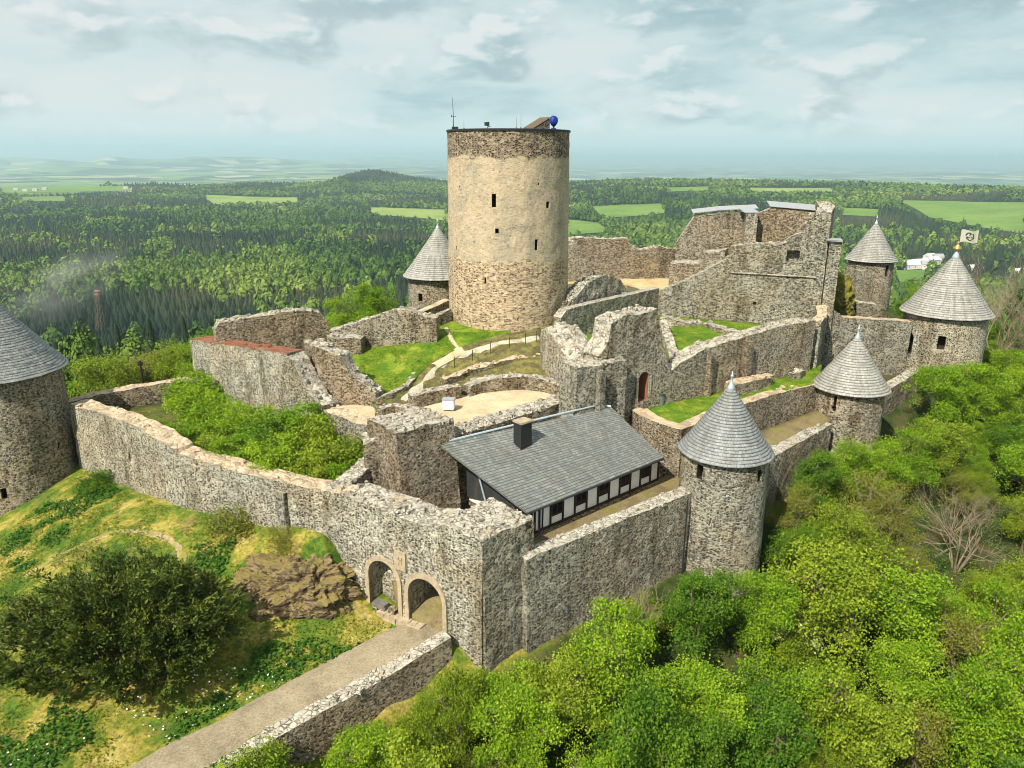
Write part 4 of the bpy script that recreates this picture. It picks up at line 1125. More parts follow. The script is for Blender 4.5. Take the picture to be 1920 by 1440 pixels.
lw = [tuple(P(u, v, z))[:2] for u, v, z in ((700, 748, -3.4), (735, 738, -3.3), (765, 724, -3.1), (785, 702, -2.7), (810, 680, -2.2), (850, 660, -1.7), (900, 645, -1.3), (950, 635, -1.1), (1004, 628, -1.0))]
patch('upper_lawn', lw + [(4.5, 70), (6, 74.5), (6.8, 80), (6.5, 92), (-6, 92), (-9.3, 80), (-9, 73), (-19.4, 73), (-19.4, 66.5), (-16.4, 63.2), (-12.0, 61.6)], z_up, 'lawn', .8)
strip('trodden_path', [tuple(P(u, v, z))[:2] for u, v, z in ((836, 614, -.3), (846, 632, -.6), (862, 646, -.9), (840, 662, -1.4), (815, 682, -2.1))], 1.0, z_up, 'sand', .05)
z_bank = rbf([(-9.4, 60.9, -4.0), (-6.2, 65.6, -2.9), (-3, 68.6, -2.0), (3.6, 69.2, -1.6), (3.2, 66.6, -2.6), (-1, 65.8, -3.0), (-5, 64.2, -3.3), (-7.2, 62, -4.0)])
bk = [tuple(P(u, v, z - .4))[:2] for u, v, z in ((705, 752, -3.4), (735, 742, -3.3), (768, 728, -3.1), (788, 705, -2.7), (813, 683, -2.2), (853, 663, -1.7), (900, 648, -1.3), (950, 638, -1.1), (1004, 631, -1.0))]
patch('path_bank', bk + [(4.4, 68.5), (3.4, 65.5), (-1, 64.6), (-4.6, 63.4), (-7, 61), (-9, 60)], z_bank, 'bank', .7, .12)
gp_ = [tuple(P(u, v, z))[:2] for u, v, z in ((756, 752, -3.9), (790, 728, -3.6), (815, 702, -3.0), (850, 682, -2.6), (900, 668, -2.2), (950, 657, -1.9), (1010, 650, -1.7))]
strip('gravel_path', gp_, 1.5, z_bank, 'gravel', .08)
# rope rail posts beside the gravel path
for i, (u, v, z) in enumerate(((852, 690, -2.5), (886, 678, -2.2), (920, 668, -2.0), (955, 660, -1.8), (985, 655, -1.7), (1006, 652, -1.6))):
    p = P(u, v, z); zz = float(z_bank(np.array([p.x]), np.array([p.y]))[0])
    mb = MB(); mb.tube([(p.x, p.y, zz - .2), (p.x, p.y, zz + 1.0)], .035, 6); mb.lathe((p.x, p.y, zz + 1.0), [(.05, -.02), (.05, .04), (.02, .07)], 8)
    tag(mb.build('rail_post', M['metal_dark']), '%s thin iron post along the gravel path, counted from the left' % ('first', 'second', 'third', 'fourth', 'fifth', 'sixth')[i], 'post', 'rail posts by the gravel path')
z_pal = rbf([(13, 63.5, -1.9), (20, 68, -1.8), (30, 74.5, -1.6), (33, 79, -1.3), (17, 85.5, -1.3), (7, 75, -1.4), (6, 62, -2)])
patch('palace_floor', [(6, 61), (13, 63), (31.4, 74.6), (33.8, 79), (17, 85.8), (6.2, 74.8), (4.5, 66)], z_pal, 'lawn', .9)
strip('palace_path', [tuple(P(u, v, -1.7))[:2] for u, v in ((1256, 690), (1275, 672), (1310, 655), (1335, 645))], 2.2, z_pal, 'sand', .05)
z_yard = rbf([(7, 80, -.2), (17, 87, -.1), (33, 81, 0), (45, 95, 0), (30, 104, .2), (7, 104, .1)])
patch('yard_ground', [(6.2, 76.4), (16.8, 87), (33.6, 80.8), (38, 92), (38, 103), (26, 105), (6.5, 104.5), (6, 90)], z_yard, 'yard', 1.2)
z_gar = rbf([(-40, 65, -7.5), (-26, 55, -7.2), (-13, 48, -7.6), (-10, 51.5, -8), (-10, 55, -7), (-17, 60.5, -6.6), (-31, 70, -6.8), (-24, 62, -7)])
patch('garden_ground', [(-41.2, 65), (-26.2, 54), (-13, 47.6), (-11, 48.6), (-9.6, 51.6), (-10, 54.6), (-16.2, 60.2), (-31.4, 71), (-40, 67.5)], z_gar, 'garden', 1.0, .15)

z_rock = None
HILL = [(-40, 60, -11.9), (-44.6, 57.5, -14.2), (-49, 60, -15), (-36, 59.5, -11.2), (-30.6, 56.4, -10.6), (-26, 52.6, -10.0), (-22, 50.6, -10.0), (-18.6, 48.6, -10.0), (-15.2, 47.2, -9.0), (-13.0, 46.2, -8.8), (-11.6, 45.2, -11.6), (-10.2, 44.9, -12.9),
        (-8.7, 43.8, -13.1), (-5.6, 42.0, -13.15), (-3.6, 40.6, -13.3), (-11.7, 41.3, -13.5), (-14.5, 44.2, -12.0), (-16.5, 42.0, -13.0), (-16.6, 46, -10.9), (-17.7, 36.8, -14.0), (-32.6, 47, -11.7), (-28.5, 50.0, -10.9), (-24, 47.6, -11.2), (-21.5, 44.5, -12.3),
        (-28, 33.2, -14.7), (-34.4, 43.0, -13.2), (-26, 40, -13.2), (-20, 40, -13.4), (-38, 50, -13.4), (-44, 50, -15.5), (-18.6, 31.7, -14.6), (-23, 27, -15.2), (-12.5, 36.4, -13.9), (-8.4, 39.4, -13.4), (-30, 20, -16.2), (-40, 30, -16.5), (-50, 45, -18), (-60, 55, -21), 
        (-2.2, 38.6, -15.6), (-4.4, 37.4, -17.0), (-7.6, 35.0, -18.0), (-11.2, 32.4, -18.6), (-15.5, 29, -19.0), (-21, 23, -18.5), (.2, 39.2, -15.4), (3, 41.4, -15.0), (7, 44.4, -14.7), (11, 47.4, -14.4), (14.5, 48.2, -15.2), (18.5, 49.6, -15.8), (20.5, 53, -15),
        (2, 36, -17.2), (8, 40.5, -17.2), (14, 44, -17.8), (22, 48, -18.6), (5, 28, -22), (11, 33, -21.8), (17, 38, -22), (24, 43, -22.5), (-4, 30, -20), (-8, 22, -22), (20, 22, -29), (30, 30, -30), (35, 45, -25), (42, 55, -22), (55, 50, -30), (28, 58, -14.5), (33, 64.6, -13.2), (38, 66, -13.8), (41, 74, -10.2), (48, 76, -10.5), (54, 80, -10.5),
        (50, 64, -18), (62, 74, -17), (75, 80, -21), (70, 60, -29), (58, 95, -8), (66, 105, -10), (80, 110, -18), (-46, 74, -11), (-36, 80, -10), (-26, 84, -8), (-16, 96, -5), (0, 110, -4), (25, 114, -3), (44, 112, -3.5), (58, 116, -5),
        (-8, 80, -1.5), (0, 75, -2), (0, 85, -1.5), (10, 90, -2.5), (30, 95, -2.5), (44, 98, -3.2), (46, 90, -4.5), (50, 94, -5.5), (25, 75, -6), (10, 70, -5), (0, 62, -7), (-15, 66, -7), (5, 52, -12), (-5, 48, -14), (20, 64, -10), (-25, 64, -10), (-35, 66, -10), (26, 67, -10), (10, 57, -12), (-20, 75, -6), (-10, 110, -8), (-30, 100, -14), (-50, 90, -18), (-60, 70, -22), (20, 130, -10), (60, 130, -14), (-25, 120, -20), (85, 95, -25)]
z_hill = rbf(HILL)

def vnoise(x, y, s, seed=0):
    x = np.asarray(x) * s; y = np.asarray(y) * s
    xi = np.floor(x).astype(np.int64); yi = np.floor(y).astype(np.int64)
    fx = x - xi; fy = y - yi; fx = fx * fx * (3 - 2 * fx); fy = fy * fy * (3 - 2 * fy)
    def h(a, b):
        n = (a * 374761393 + b * 668265263 + seed * 982451653) & 0x7fffffff
        n = ((n ^ (n >> 13)) * 1274126177) & 0x7fffffff
        return ((n ^ (n >> 16)) & 0xffff) / 65535.0
    return (h(xi, yi) * (1 - fx) + h(xi + 1, yi) * fx) * (1 - fy) + (h(xi, yi + 1) * (1 - fx) + h(xi + 1, yi + 1) * fx) * fy
def fbm(x, y, s, o=4, seed=0):
    r = 0; a = .5; t = 0
    for k in range(o): r = r + a * vnoise(x, y, s * 2 ** k, seed + k); t += a; a *= .5
    return r / t
def ss(x, a, b):
    t = np.clip((x - a) / (b - a), 0, 1); return t * t * (3 - 2 * t)
def bump2(x, y, u, d, h, wx, wy):
    cx = (u - 960) / F * d * 1.045; cy = d
    return h * np.exp(-((x - cx) / wx) ** 2 - ((y - cy) / wy) ** 2)
HC = (0, 72)
def z_far(x, y):
    r = np.hypot(x - HC[0], y - HC[1])
    b = -112 + 26 * (fbm(x, y, 1 / 700., 4, 3) - .5) * ss(r, 250, 700)
    u = 960 + F * x / np.maximum(y, 1) / 1.045
    right = ss(u, 900, 1150) * (y > 0)
    left = 1 - right
    # wooded plateau on the right that rises to a level skyline
    pr = ss(r, 900, 2300) * 66 + 6 * (fbm(x, y, 1 / 350., 3, 9) - .5) * ss(r, 700, 1500)
    b = b + right * (26 * (fbm(x, y, 1 / 420., 3, 33) - .5) * ss(r, 350, 700) * (1 - ss(r, 1500, 2200)) + pr * .55 - ss(r, 2500, 4200) * 150)
    b = b + left * (-8 * ss(r, 900, 1800) - 60 * ss(r, 3300, 5200) + 26 * (fbm(x, y, 1 / 900., 3, 5) - .5) * ss(r, 1200, 2200))
    b = b + bump2(x, y, 700, 3050, 50, 135, 420) + bump2(x, y, 520, 3000, 16, 190, 330) + bump2(x, y, 790, 3300, 20, 200, 320) + bump2(x, y, 320, 3100, 14, 300, 300)
    b = b - 60 * ss(r, 4500, 9000) - 30 * ss(r, 9000, 25000)
    # far upland on the left horizon
    b = b + 0 * x
    f = ss(r, 5500, 9000)
    b = b + f * 120 * (fbm(x, y, 1 / 2600., 4, 21) - .5)
    b = b + bump2(x, y, 268, 14000, 105, 330, 900) + bump2(x, y, 268, 14300, 105, 900, 900) + bump2(x, y, 100, 16000, 165, 1500, 1500) + bump2(x, y, 520, 17000, 190, 2100, 1500) + bump2(x, y, 400, 15500, 150, 1000, 1200) + bump2(x, y, 180, 11000, 90, 900, 700) + bump2(x, y, 40, 9500, 70, 700, 600)
    b = b + bump2(x, y, 740, 26000, 210, 2000, 2500)
    return b
def z_ground(x, y):
    x = np.asarray(x, float); y = np.asarray(y, float)
    r = np.hypot((x - 5) * .92, y - 68)
    zh = np.full(x.shape, -12.)
    near = r < 140
    if near.any(): zh[near] = z_hill(x[near], y[near])
    zs = -14 - .38 * np.maximum(r - 55, 0) * (1 - .0) + 5 * (fbm(x, y, 1 / 40., 3, 2) - .5)
    zs = np.maximum(zs, -400)
    w = ss(r, 62, 100)
    zh = zh * (1 - w) + zs * w
    zf = z_far(x, y)
    k = 14.
    m = np.maximum(zh, zf); d = np.abs(zh - zf)
    z = m + np.where(d < k, (k - d) ** 2 / (4 * k), 0)
    z = np.where(r < 90, zh, z)
    # the approach road is cut into the slope
    ax, ay, bx, by = -5.9, 41.9, -25.5, 25.8
    L = math.hypot(bx - ax, by - ay); ux, uy = (bx - ax) / L, (by - ay) / L
    t = (x - ax) * ux + (y - ay) * uy; sd_ = (x - ax) * uy - (y - ay) * ux
    zr = -13.12 - .085 * np.hypot(x + 5.6, y - 42.3) - .10
    wr = np.where(sd_ < 0, 1 - ss(-sd_, 1.9, 2.5), 1 - ss(sd_, 1.9, 4.2)) * ss(t, -2.5, -.5) * (1 - ss(t, 24, 30))
    return z * (1 - wr) + zr * wr

angs = np.concatenate([np.radians(np.arange(-56, 56, .22)), np.radians(np.arange(56, 304, 2.2))])
rads = [0.01]
while rads[-1] < 60000: rads.append(rads[-1] + max(1.1, .0 if rads[-1] < 90 else (rads[-1] - 60) * .036))
rads = np.array(rads)
A, R_ = np.meshgrid(angs, rads)
GX = 0 + R_ * np.sin(A); GY = 22 + R_ * np.cos(A)
GZ = z_ground(GX, GY)
rr_ = np.hypot(GX, GY - 60)
GZ = GZ + np.where(rr_ < 120, .22 * (fbm(GX, GY, .45, 3, 40) - .5) + .5 * (fbm(GX, GY, .12, 3, 44) - .5), 0)
na, nr = len(angs), len(rads)
V = np.stack([GX.ravel(), GY.ravel(), GZ.ravel()], -1)
i, j = np.meshgrid(np.arange(nr - 1), np.arange(na), indexing='ij')
jn = (j + 1) % na
quads = np.stack([i * na + j, (i + 1) * na + j, (i + 1) * na + jn, i * na + jn], -1).reshape(-1, 4)

def np_mesh(name, V, Fq, mats, parent=None, attrs=None, smooth=False, kind=None):
    me = bpy.data.meshes.new(name)
    n, m, k = len(V), len(Fq), Fq.shape[1]
    me.vertices.add(n); me.vertices.foreach_set('co', V.astype(np.float32).ravel())
    me.loops.add(m * k); me.loops.foreach_set('vertex_index', Fq.astype(np.int32).ravel())
    me.polygons.add(m); me.polygons.foreach_set('loop_start', np.arange(0, m * k, k, dtype=np.int32))
    try: me.polygons.foreach_set('loop_total', np.full(m, k, dtype=np.int32))
    except Exception: pass
    for mt in (mats if isinstance(mats, (list, tuple)) else [mats]): me.materials.append(mt)
    if smooth: me.polygons.foreach_set('use_smooth', np.ones(m, dtype=bool))
    for an, av in (attrs or {}).items():
        at = me.attributes.new(an, 'FLOAT', 'POINT'); at.data.foreach_set('value', av.astype(np.float32))
    me.update(); me.validate()
    o = bpy.data.objects.new(name, me)
    link(o, parent)
    if kind: o['kind'] = kind
    return o

def mat_terrain():
    m, nt, bs = new_mat('hill_and_valley_ground'); g = NT(nt)
    pos = g.pos()
    # near: meadow and woodland soil of the castle hill
    n = g.noise(warp(g, pos, 1.5, .4), .33, 6, .68)
    grass = g.ramp(n, [(.30, (.03, .075, .008)), (.43, (.075, .14, .014)), (.50, (.15, .18, .022)), (.57, (.30, .255, .05)), (.66, (.40, .32, .11)), (.76, (.36, .27, .15))])
    nf = g.noise(pos, 4., 7, .75)
    grass = g.mix(.7, grass, g.ramp(nf, [(.36, (.2, .22, .14)), (.6, (1.2, 1.2, 1.05))]), 'MULTIPLY')
    bp = g.sstep(g.noise(warp(g, pos, .8, .9), .55, 5, .7), .56, .66)
    grass = g.mix(g.math('MULTIPLY', bp, .55), grass, g.ramp(nf, [(.35, (.07, .045, .02)), (.6, (.26, .17, .07))]))
    soil = g.ramp(g.noise(pos, .5, 5, .65), [(.35, (.018, .03, .007)), (.5, (.04, .06, .012)), (.65, (.085, .065, .03))])
    x, y, z = g.sep(pos)
    # woodland floor right of the road parapet and away from the castle
    s = g.math('SUBTRACT', g.math('MULTIPLY', g.math('ADD', x, 3.3), .62), g.math('MULTIPLY', g.math('SUBTRACT', y, 38.6), .78))
    s = g.math('ADD', s, g.math('MULTIPLY', g.math('SUBTRACT', n, .5), 3.))
    side = g.sstep(s, .2, 1.2)
    back = g.sstep(y, 66, 70)
    near = g.mix(g.math('MAXIMUM', side, back), grass, soil)
    # beyond: forest floor, then a patchwork of woods and fields to the horizon
    dist = g.n('ShaderNodeVectorMath'); dist.operation = 'LENGTH'; g.l(pos, dist.inputs[0]); dist = dist.outputs['Value']
    wq = warp(g, pos, 220., .003)
    flat = g.scale(wq, (1, .8, 0))
    c1 = g.voro(flat, .0026, 'F1', 1.).outputs['Color']
    v1 = g.sep(c1)
    fld = g.ramp(v1[0], [(0, (.018, .042, .018)), (.28, (.03, .062, .02)), (.30, (.10, .18, .04)), (.5, (.17, .26, .06)), (.66, (.36, .34, .18)), (.72, (.14, .23, .06)), (.9, (.42, .38, .27)), (1, (.12, .2, .06))], 'CONSTANT')
    wood = g.noise(flat, .0011, 5, .6)
    fld = g.mix(g.sstep(wood, .54, .58), fld, (.03, .06, .026))
    fld = g.mix(.4, fld, g.ramp(g.noise(pos, .02, 5, .7), [(.3, (.5, .55, .5)), (.65, (1, 1, 1))]), 'MULTIPLY')
    floor = g.ramp(g.noise(pos, .03, 4, .6), [(.35, (.012, .030, .010)), (.6, (.035, .06, .016))])
    far = g.mix(g.sstep(dist, 2700, 3300), floor, fld)
    col = g.mix(g.sstep(dist, 150, 210), near, far)
    g.l(col, bs.inputs['Base Color'])
    g.bump(g.math('ADD', nf, n), bs, .6, .1)
    return m
M['terrain'] = mat_terrain()
ter = np_mesh('hillside_terrain', V, quads, M['terrain'], None, None, True, 'structure')
fixn = ter.data
ter.data.flip_normals() if ter.data.polygons[5].normal.z < 0 else None

# approach road, laid a little above the slope
def zg1(x, y): return z_ground(np.asarray(x, float), np.asarray(y, float))
road = [(-5.0, 43.2), (-5.9, 41.9), (-12.2, 36.7), (-18.6, 31.5), (-25.5, 25.8), (-34, 18)]
M['road'] = mat_ground('worn_paving', [(.3, (.20, .16, .105)), (.5, (.30, .245, .165)), (.7, (.39, .32, .22))], .5, 8, .55, [((.30, .25, .2), 2.2, .5, .7, .5)], .5)
def z_road(x, y):
    t = np.hypot(np.asarray(x) + 5.6, np.asarray(y) - 42.3)
    return -13.12 - .085 * t + .0 * t
strip('approach_road', road, 3.4, z_road, 'road', .06, .6, .02, .025)
# worn earth footpath over the mound
fp = [tuple(P(u, v, -11.6))[:2] for u, v in ((40, 1062), (100, 1036), (160, 1022), (215, 1008), (250, 1012), (300, 1022), (335, 1040), (350, 1066), (385, 1085), (440, 1100), (480, 1110))]
M['earth'] = mat_ground('bare_earth', [(.3, (.26, .19, .10)), (.5, (.36, .28, .16)), (.7, (.44, .36, .22))], .8, 7, .5, [((.2, .19, .03), .9, .42, .56, .85)])
strip('earth_footpath', fp, 1.3, lambda x, y: z_ground(x, y) + .22 * (fbm(x, y, .45, 3, 40) - .5) + .5 * (fbm(x, y, .12, 3, 44) - .5), 'earth', .06, .6, .05)

# rock outcrop under the curtain wall
def rock(name, label, c, r, seed, mat):
    bm = bmesh.new(); bmesh.ops.create_icosphere(bm, subdivisions=6, radius=1)
    for v in bm.verts:
        p = Vector(v.co); q = Vector((p.x * r[0], p.y * r[1], p.z * r[2]))
        rid = abs(noise.noise(Vector((q.x * .5 + seed, q.y * .5, q.z * .9)))) * 1.5
        d = 1 + .30 * noise.noise(q * .35 + Vector((seed, 0, 0))) + .16 * noise.noise(q * 1.1 + Vector((seed, 3, 0))) - .20 * rid + .08 * noise.noise(q * 3.1) + .05 * noise.noise(q * 6.3)
        v.co = q * d
    me = bpy.data.meshes.new(name); bm.to_mesh(me); bm.free(); me.materials.append(mat)
    o = bpy.data.objects.new(name, me); o.location = c; link(o)
    return tag(o, label, 'rock')
mr, nt, bs = new_mat('weathered_rock'); g = NT(nt); pos = g.pos()
n = g.noise(g.scale(warp(g, pos, .8, .8), (1, 1, 2.6)), 1.3, 8, .75)
col = g.ramp(n, [(.36, (.022, .015, .010)), (.46, (.10, .068, .042)), (.55, (.21, .15, .092)), (.68, (.37, .275, .175))])
upz = g.sep(g.n('ShaderNodeNewGeometry').outputs['Normal'])[2]
col = g.mix(g.math('MULTIPLY', g.sstep(g.math('ADD', upz, g.math('MULTIPLY', n, .8)), .95, 1.25), .85), col, (.24, .19, .06))
col = g.mix(g.math('MULTIPLY', g.sstep(g.noise(pos, .45, 4, .6), .55, .68), .7), col, (.15, .14, .03))
g.l(col, bs.inputs['Base Color']); g.bump(n, bs, 1., .25)
M['rock'] = mr
rock('mossy_vault', 'rounded moss grown vault remnant beside the palace ruin', MV + Vector((0, 1.5, -1.6)), (3.0, 3.2, 3.6), 5.5, M['moss'])['category'] = 'ruin'
rock('rock_outcrop', 'bare brown rock outcrop bulging below the curtain wall', (-14.4, 45.4, -12.3), (4.6, 2.9, 2.5), 3.1, mr)
rock('rock_outcrop', 'small dark rock step at the foot of the big outcrop', (-17.6, 45.6, -12.2), (2.6, 1.6, 1.3), 7.7, mr)

# ================================================================== VEGETATION
M['bark'] = mat_bark('grey_brown_bark', (.07, .05, .035), (.20, .155, .11))
M['bark_pale'] = mat_bark('pale_bark', (.13, .10, .065), (.31, .25, .17))
M['leaf_bright'] = mat_leaf('bright_green_leaves', [(0, (.06, .15, .006)), (.4, (.15, .28, .010)), (.75, (.28, .41, .018)), (1, (.44, .53, .04))], .32)
M['leaf_yellow'] = mat_leaf('yellow_green_leaves', [(0, (.075, .125, .008)), (.4, (.17, .245, .013)), (.75, (.285, .365, .024)), (1, (.44, .48, .055))], .32)
M['leaf_mid'] = mat_leaf('mid_green_leaves', [(0, (.035, .10, .008)), (.4, (.085, .185, .011)), (.75, (.16, .275, .016)), (1, (.26, .37, .03))], .35)
M['leaf_olive'] = mat_leaf('olive_budding_leaves', [(0, (.09, .11, .014)), (.4, (.17, .19, .022)), (.75, (.26, .26, .035)), (1, (.36, .31, .08))], .3)
M['leaf_pale'] = mat_leaf('pale_blossom', [(0, (.16, .24, .04)), (.5, (.34, .40, .10)), (1, (.62, .62, .32))], .3)
M['leaf_yew'] = mat_leaf('dark_yew_needles', [(0, (.012, .026, .005)), (.4, (.042, .068, .009)), (.75, (.11, .14, .016)), (1, (.24, .25, .03))], .15)

def quads_mesh(name, P_, S, mat, up=.5, aspect=.75, rng=RNG, dirs=None, parent=None, kind=None):
    """many small leaf faces: centres P_, sizes S"""
    n = len(P_)
    nrm = rng.normal(size=(n, 3)); nrm[:, 2] = np.abs(nrm[:, 2]) + up; nrm /= np.linalg.norm(nrm, axis=1)[:, None]
    t = rng.normal(size=(n, 3)) if dirs is None else dirs + rng.normal(size=(n, 3)) * .25
    if dirs is None: t -= nrm * (t * nrm).sum(1)[:, None]
    t /= np.linalg.norm(t, axis=1)[:, None] + 1e-9
    b = np.cross(nrm, t); b /= np.linalg.norm(b, axis=1)[:, None] + 1e-9
    S = S[:, None]
    V = np.stack([P_ - t * S * .5, P_ + b * S * .5 * aspect + t * S * .05 + nrm * S * .06, P_ + t * S * .5, P_ - b * S * .5 * aspect + t * S * .05 + nrm * S * .06], 1).reshape(-1, 3)
    return np_mesh(name, V, np.arange(4 * n).reshape(-1, 4), mat, parent, None, False, kind)

def limbs(H, R, rng, nl, trunk_h=.30, multi=False, sub=4):
    """trunk and limbs: list of (points, radii), and the limb tips"""
    segs = []; tips = []
    r0 = .022 * H + .03
    top = np.array([rng.normal() * .05 * H, rng.normal() * .05 * H, H * .72])
    ctr = [np.zeros(3), np.array([rng.normal() * .03, rng.normal() * .03, .33]) * H, top * .7 + rng.normal(size=3) * .02 * H, top]
    if not multi: segs.append((ctr, [r0, r0 * .75, r0 * .5, r0 * .2]))
    for k in range(nl):
        a = 2 * math.pi * (k / nl + rng.uniform(-.08, .08)); f = rng.uniform(.0, 1.)
        h0 = H * (trunk_h + (.62 - trunk_h) * f) if not multi else 0.
        base = np.array([0, 0, h0]) + (top * (h0 / (H * .72)) * np.array([1, 1, 0]))
        ex = R * rng.uniform(.5, 1.15) * math.sqrt(max(.15, 1 - .55 * f)); ez = H * min(.97, (.42 + .50 * f + rng.uniform(-.06, .10)))
        tip = np.array([math.cos(a) * ex, math.sin(a) * ex, ez])
        midp = base * .5 + tip * .5 + np.array([0, 0, -.04 * H]) + rng.normal(size=3) * .03 * H
        segs.append(([base, midp, tip], [r0 * .45, r0 * .28, r0 * .08])); tips.append(tip)
        for s in range(sub):
            q = midp * (1 - s / sub) + tip * (s / sub)
            d = rng.normal(size=3) * np.array([1, 1, .7]); d /= np.linalg.norm(d)
            t2 = q + d * R * rng.uniform(.2, .6); t2[2] = max(t2[2], H * .16)
            segs.append(([q, t2], [r0 * .2, r0 * .05])); tips.append(t2)
    tips.append(np.array([top[0], top[1], H * .92]))
    return segs, tips

def make_tree(name, label, cat, H, R, leaf, seed, n=5200, size=.26, nl=8, clump=.30, bark='bark', multi=False, gap=.0, group=None, sub=4):
    rng = np.random.default_rng(seed)
    t = thing(name, label, cat, (0, 0, 0), group)
    segs, tips = limbs(H, R, rng, nl, multi=multi, sub=sub)
    mb = MB()
    for pts, rad in segs: mb.tube(pts, rad, 5)
    mb.build('trunk', M[bark], t)
    tips = np.array(tips)
    if gap: tips = tips[rng.random(len(tips)) > gap]
    wts = rng.uniform(.25, 1.5, len(tips)) ** 1.4; wts /= wts.sum()
    idx = rng.choice(len(tips), n, p=wts)
    g_ = rng.normal(size=(n, 3)); g_ /= np.maximum(1., np.linalg.norm(g_, axis=1) / 1.9)[:, None]
    Pp = tips[idx] + g_ * np.array([R * clump, R * clump, R * clump * .5]) * (.6 + .8 * rng.random(len(tips)))[idx][:, None]
    # leaves sit in sprays, not in an even fog
    spr = rng.integers(0, n // 9, n); off = rng.normal(size=(n // 9 + 1, 3)) * R * .05
    Pp = Pp + off[spr]
    Pp[:, 2] = np.maximum(Pp[:, 2], .05 * H)
    quads_mesh('crown', Pp, size * rng.uniform(.6, 1.35, n), M[leaf], .55, .8, rng, None, t)
    return t

PROTO = {}
def proto(key, *a, **k):
    t = make_tree(*a, **k)
    kids = list(t.children)
    for o in kids + [t]: C.objects.unlink(o)
    PROTO[key] = (t, kids)
def place(key, x, y, z, s, rz, label, group=None, name=None, cat=None, sz=None):
    src, kids = PROTO[key]
    r = src.copy(); C.objects.link(r)
    if name: r.name = name
    r.location = (x, y, z); r.rotation_euler = (RNG.normal() * .04, RNG.normal() * .04, rz); r.scale = (s, s, sz or s)
    r['label'] = label
    if cat: r['category'] = cat
    if group: r['group'] = group
    for k_ in kids:
        c = k_.copy(); C.objects.link(c); c.parent = r
    return r
for k, (leaf, nm) in enumerate((('leaf_bright', 'bright'), ('leaf_yellow', 'yellow'), ('leaf_mid', 'mid'), ('leaf_olive', 'olive'))):
    for q in range(3):
        sparse = nm == 'olive'
        proto((nm, q), 'broadleaf_tree', 'tree', 'tree', 7.0, 2.9 + .25 * q, leaf, 100 + 10 * k + q, n=9000 if sparse else 20000, size=.135 if sparse else .15, nl=9 + q, clump=.165, gap=.1 * q, sub=8 if sparse else 7, bark='bark_pale' if sparse else 'bark')
for q in range(2):
    proto(('bush', q), 'shrub', 'shrub', 'shrub', 3.4, 2.0, ('leaf_bright', 'leaf_yellow')[q], 300 + q, n=10000, size=.145, nl=10, clump=.19, sub=7, multi=True)
proto(('bushmid', 0), 'shrub', 'shrub', 'shrub', 3.2, 2.0, 'leaf_mid', 310, n=9500, size=.145, nl=10, clump=.19, sub=7, multi=True)
proto(('pale', 0), 'blossom_tree', 'tree', 'tree', 5.0, 1.6, 'leaf_pale', 320, n=2200, size=.17, nl=8, clump=.22)

SKY = [(380, 1470), (430, 1410), (480, 1400), (540, 1425), (620, 1395), (700, 1365), (780, 1310), (850, 1268), (905, 1262), (960, 1255), (1005, 1252), (1100, 1205), (1180, 1150), (1230, 1095), (1300, 1078), (1350, 1080), (1425, 1105), (1442, 900), (1480, 862), (1530, 806), (1580, 790), (1640, 765), (1674, 672), (1715, 655), (1760, 672), (1800, 690), (1846, 650), (1862, 585), (1925, 540)]
def vmin(u):
    for (a, b), (c, d) in zip(SKY[:-1], SKY[1:]):
        if a <= u <= c: return b + (d - b) * (u - a) / (c - a)
    return SKY[0][1] if u < SKY[0][0] else SKY[-1][1]
CASTLE = [(-60, 12), (-30, 16), (-22, 22.5), (-14.6, 31.3), (-4.0, 39.0), (-1, 38.8), (1.8, 41.0), (13, 49.0), (16.5, 48.4), (20.2, 51), (20.4, 54.6), (30, 64), (34, 64.8), (37, 69), (46, 77.6), (49, 77.0), (54.6, 81), (54.8, 90), (58, 108), (52, 117), (-16, 112), (-60, 80)]
def dist_castle(x, y):
    d = 1e9
    for a, b in zip(CASTLE, CASTLE[1:] + CASTLE[:1]):
        ax, ay = a; bx, by = b; L = (bx - ax) ** 2 + (by - ay) ** 2
        t = max(0, min(1, ((x - ax) * (bx - ax) + (y - ay) * (by - ay)) / L))
        d = min(d, math.hypot(x - ax - t * (bx - ax), y - ay - t * (by - ay)))
    return -d if inside(CASTLE, x, y) else d
def zg(x, y): return float(z_ground(np.array([x]), np.array([y]))[0])

rng = np.random.default_rng(11)
spots = []
def try_spot(x, y, R, Hmax, Hmin=2.4, k=.62):
    if dist_castle(x, y) < .5 + .25 * R: return
    z = zg(x, y)
    if y < 9 or math.hypot(x, y) < 15: return
    H = Hmax; ok = False
    while H >= Hmin:
        ok = True
        dep = y * .956 + (16.5 - z - H) * .292
        rp = F * R * .8 / dep
        u, v = proj((x, y, z + H * .97))
        for du in (-1, -.5, 0, .5, 1):
            if v + (abs(du) ** 2) * H * .45 * F / dep < vmin(u + du * rp): ok = False
        if ok: break
        H -= .5; R = max(R * .93, 1.2)
    if not ok: return
    u, v = proj((x, y, z + H * .6))
    if u < 300 or u > 2120 or v > 1640: return
    if ((u - 1815) / 115) ** 2 + ((v - 985) / 135) ** 2 < 1 and y < 62: return
    for (a, b, c, d, e, f) in spots:
        if math.hypot(a - x, b - y) < k * (R + d): return
    spots.append((x, y, z, R, H, 0))
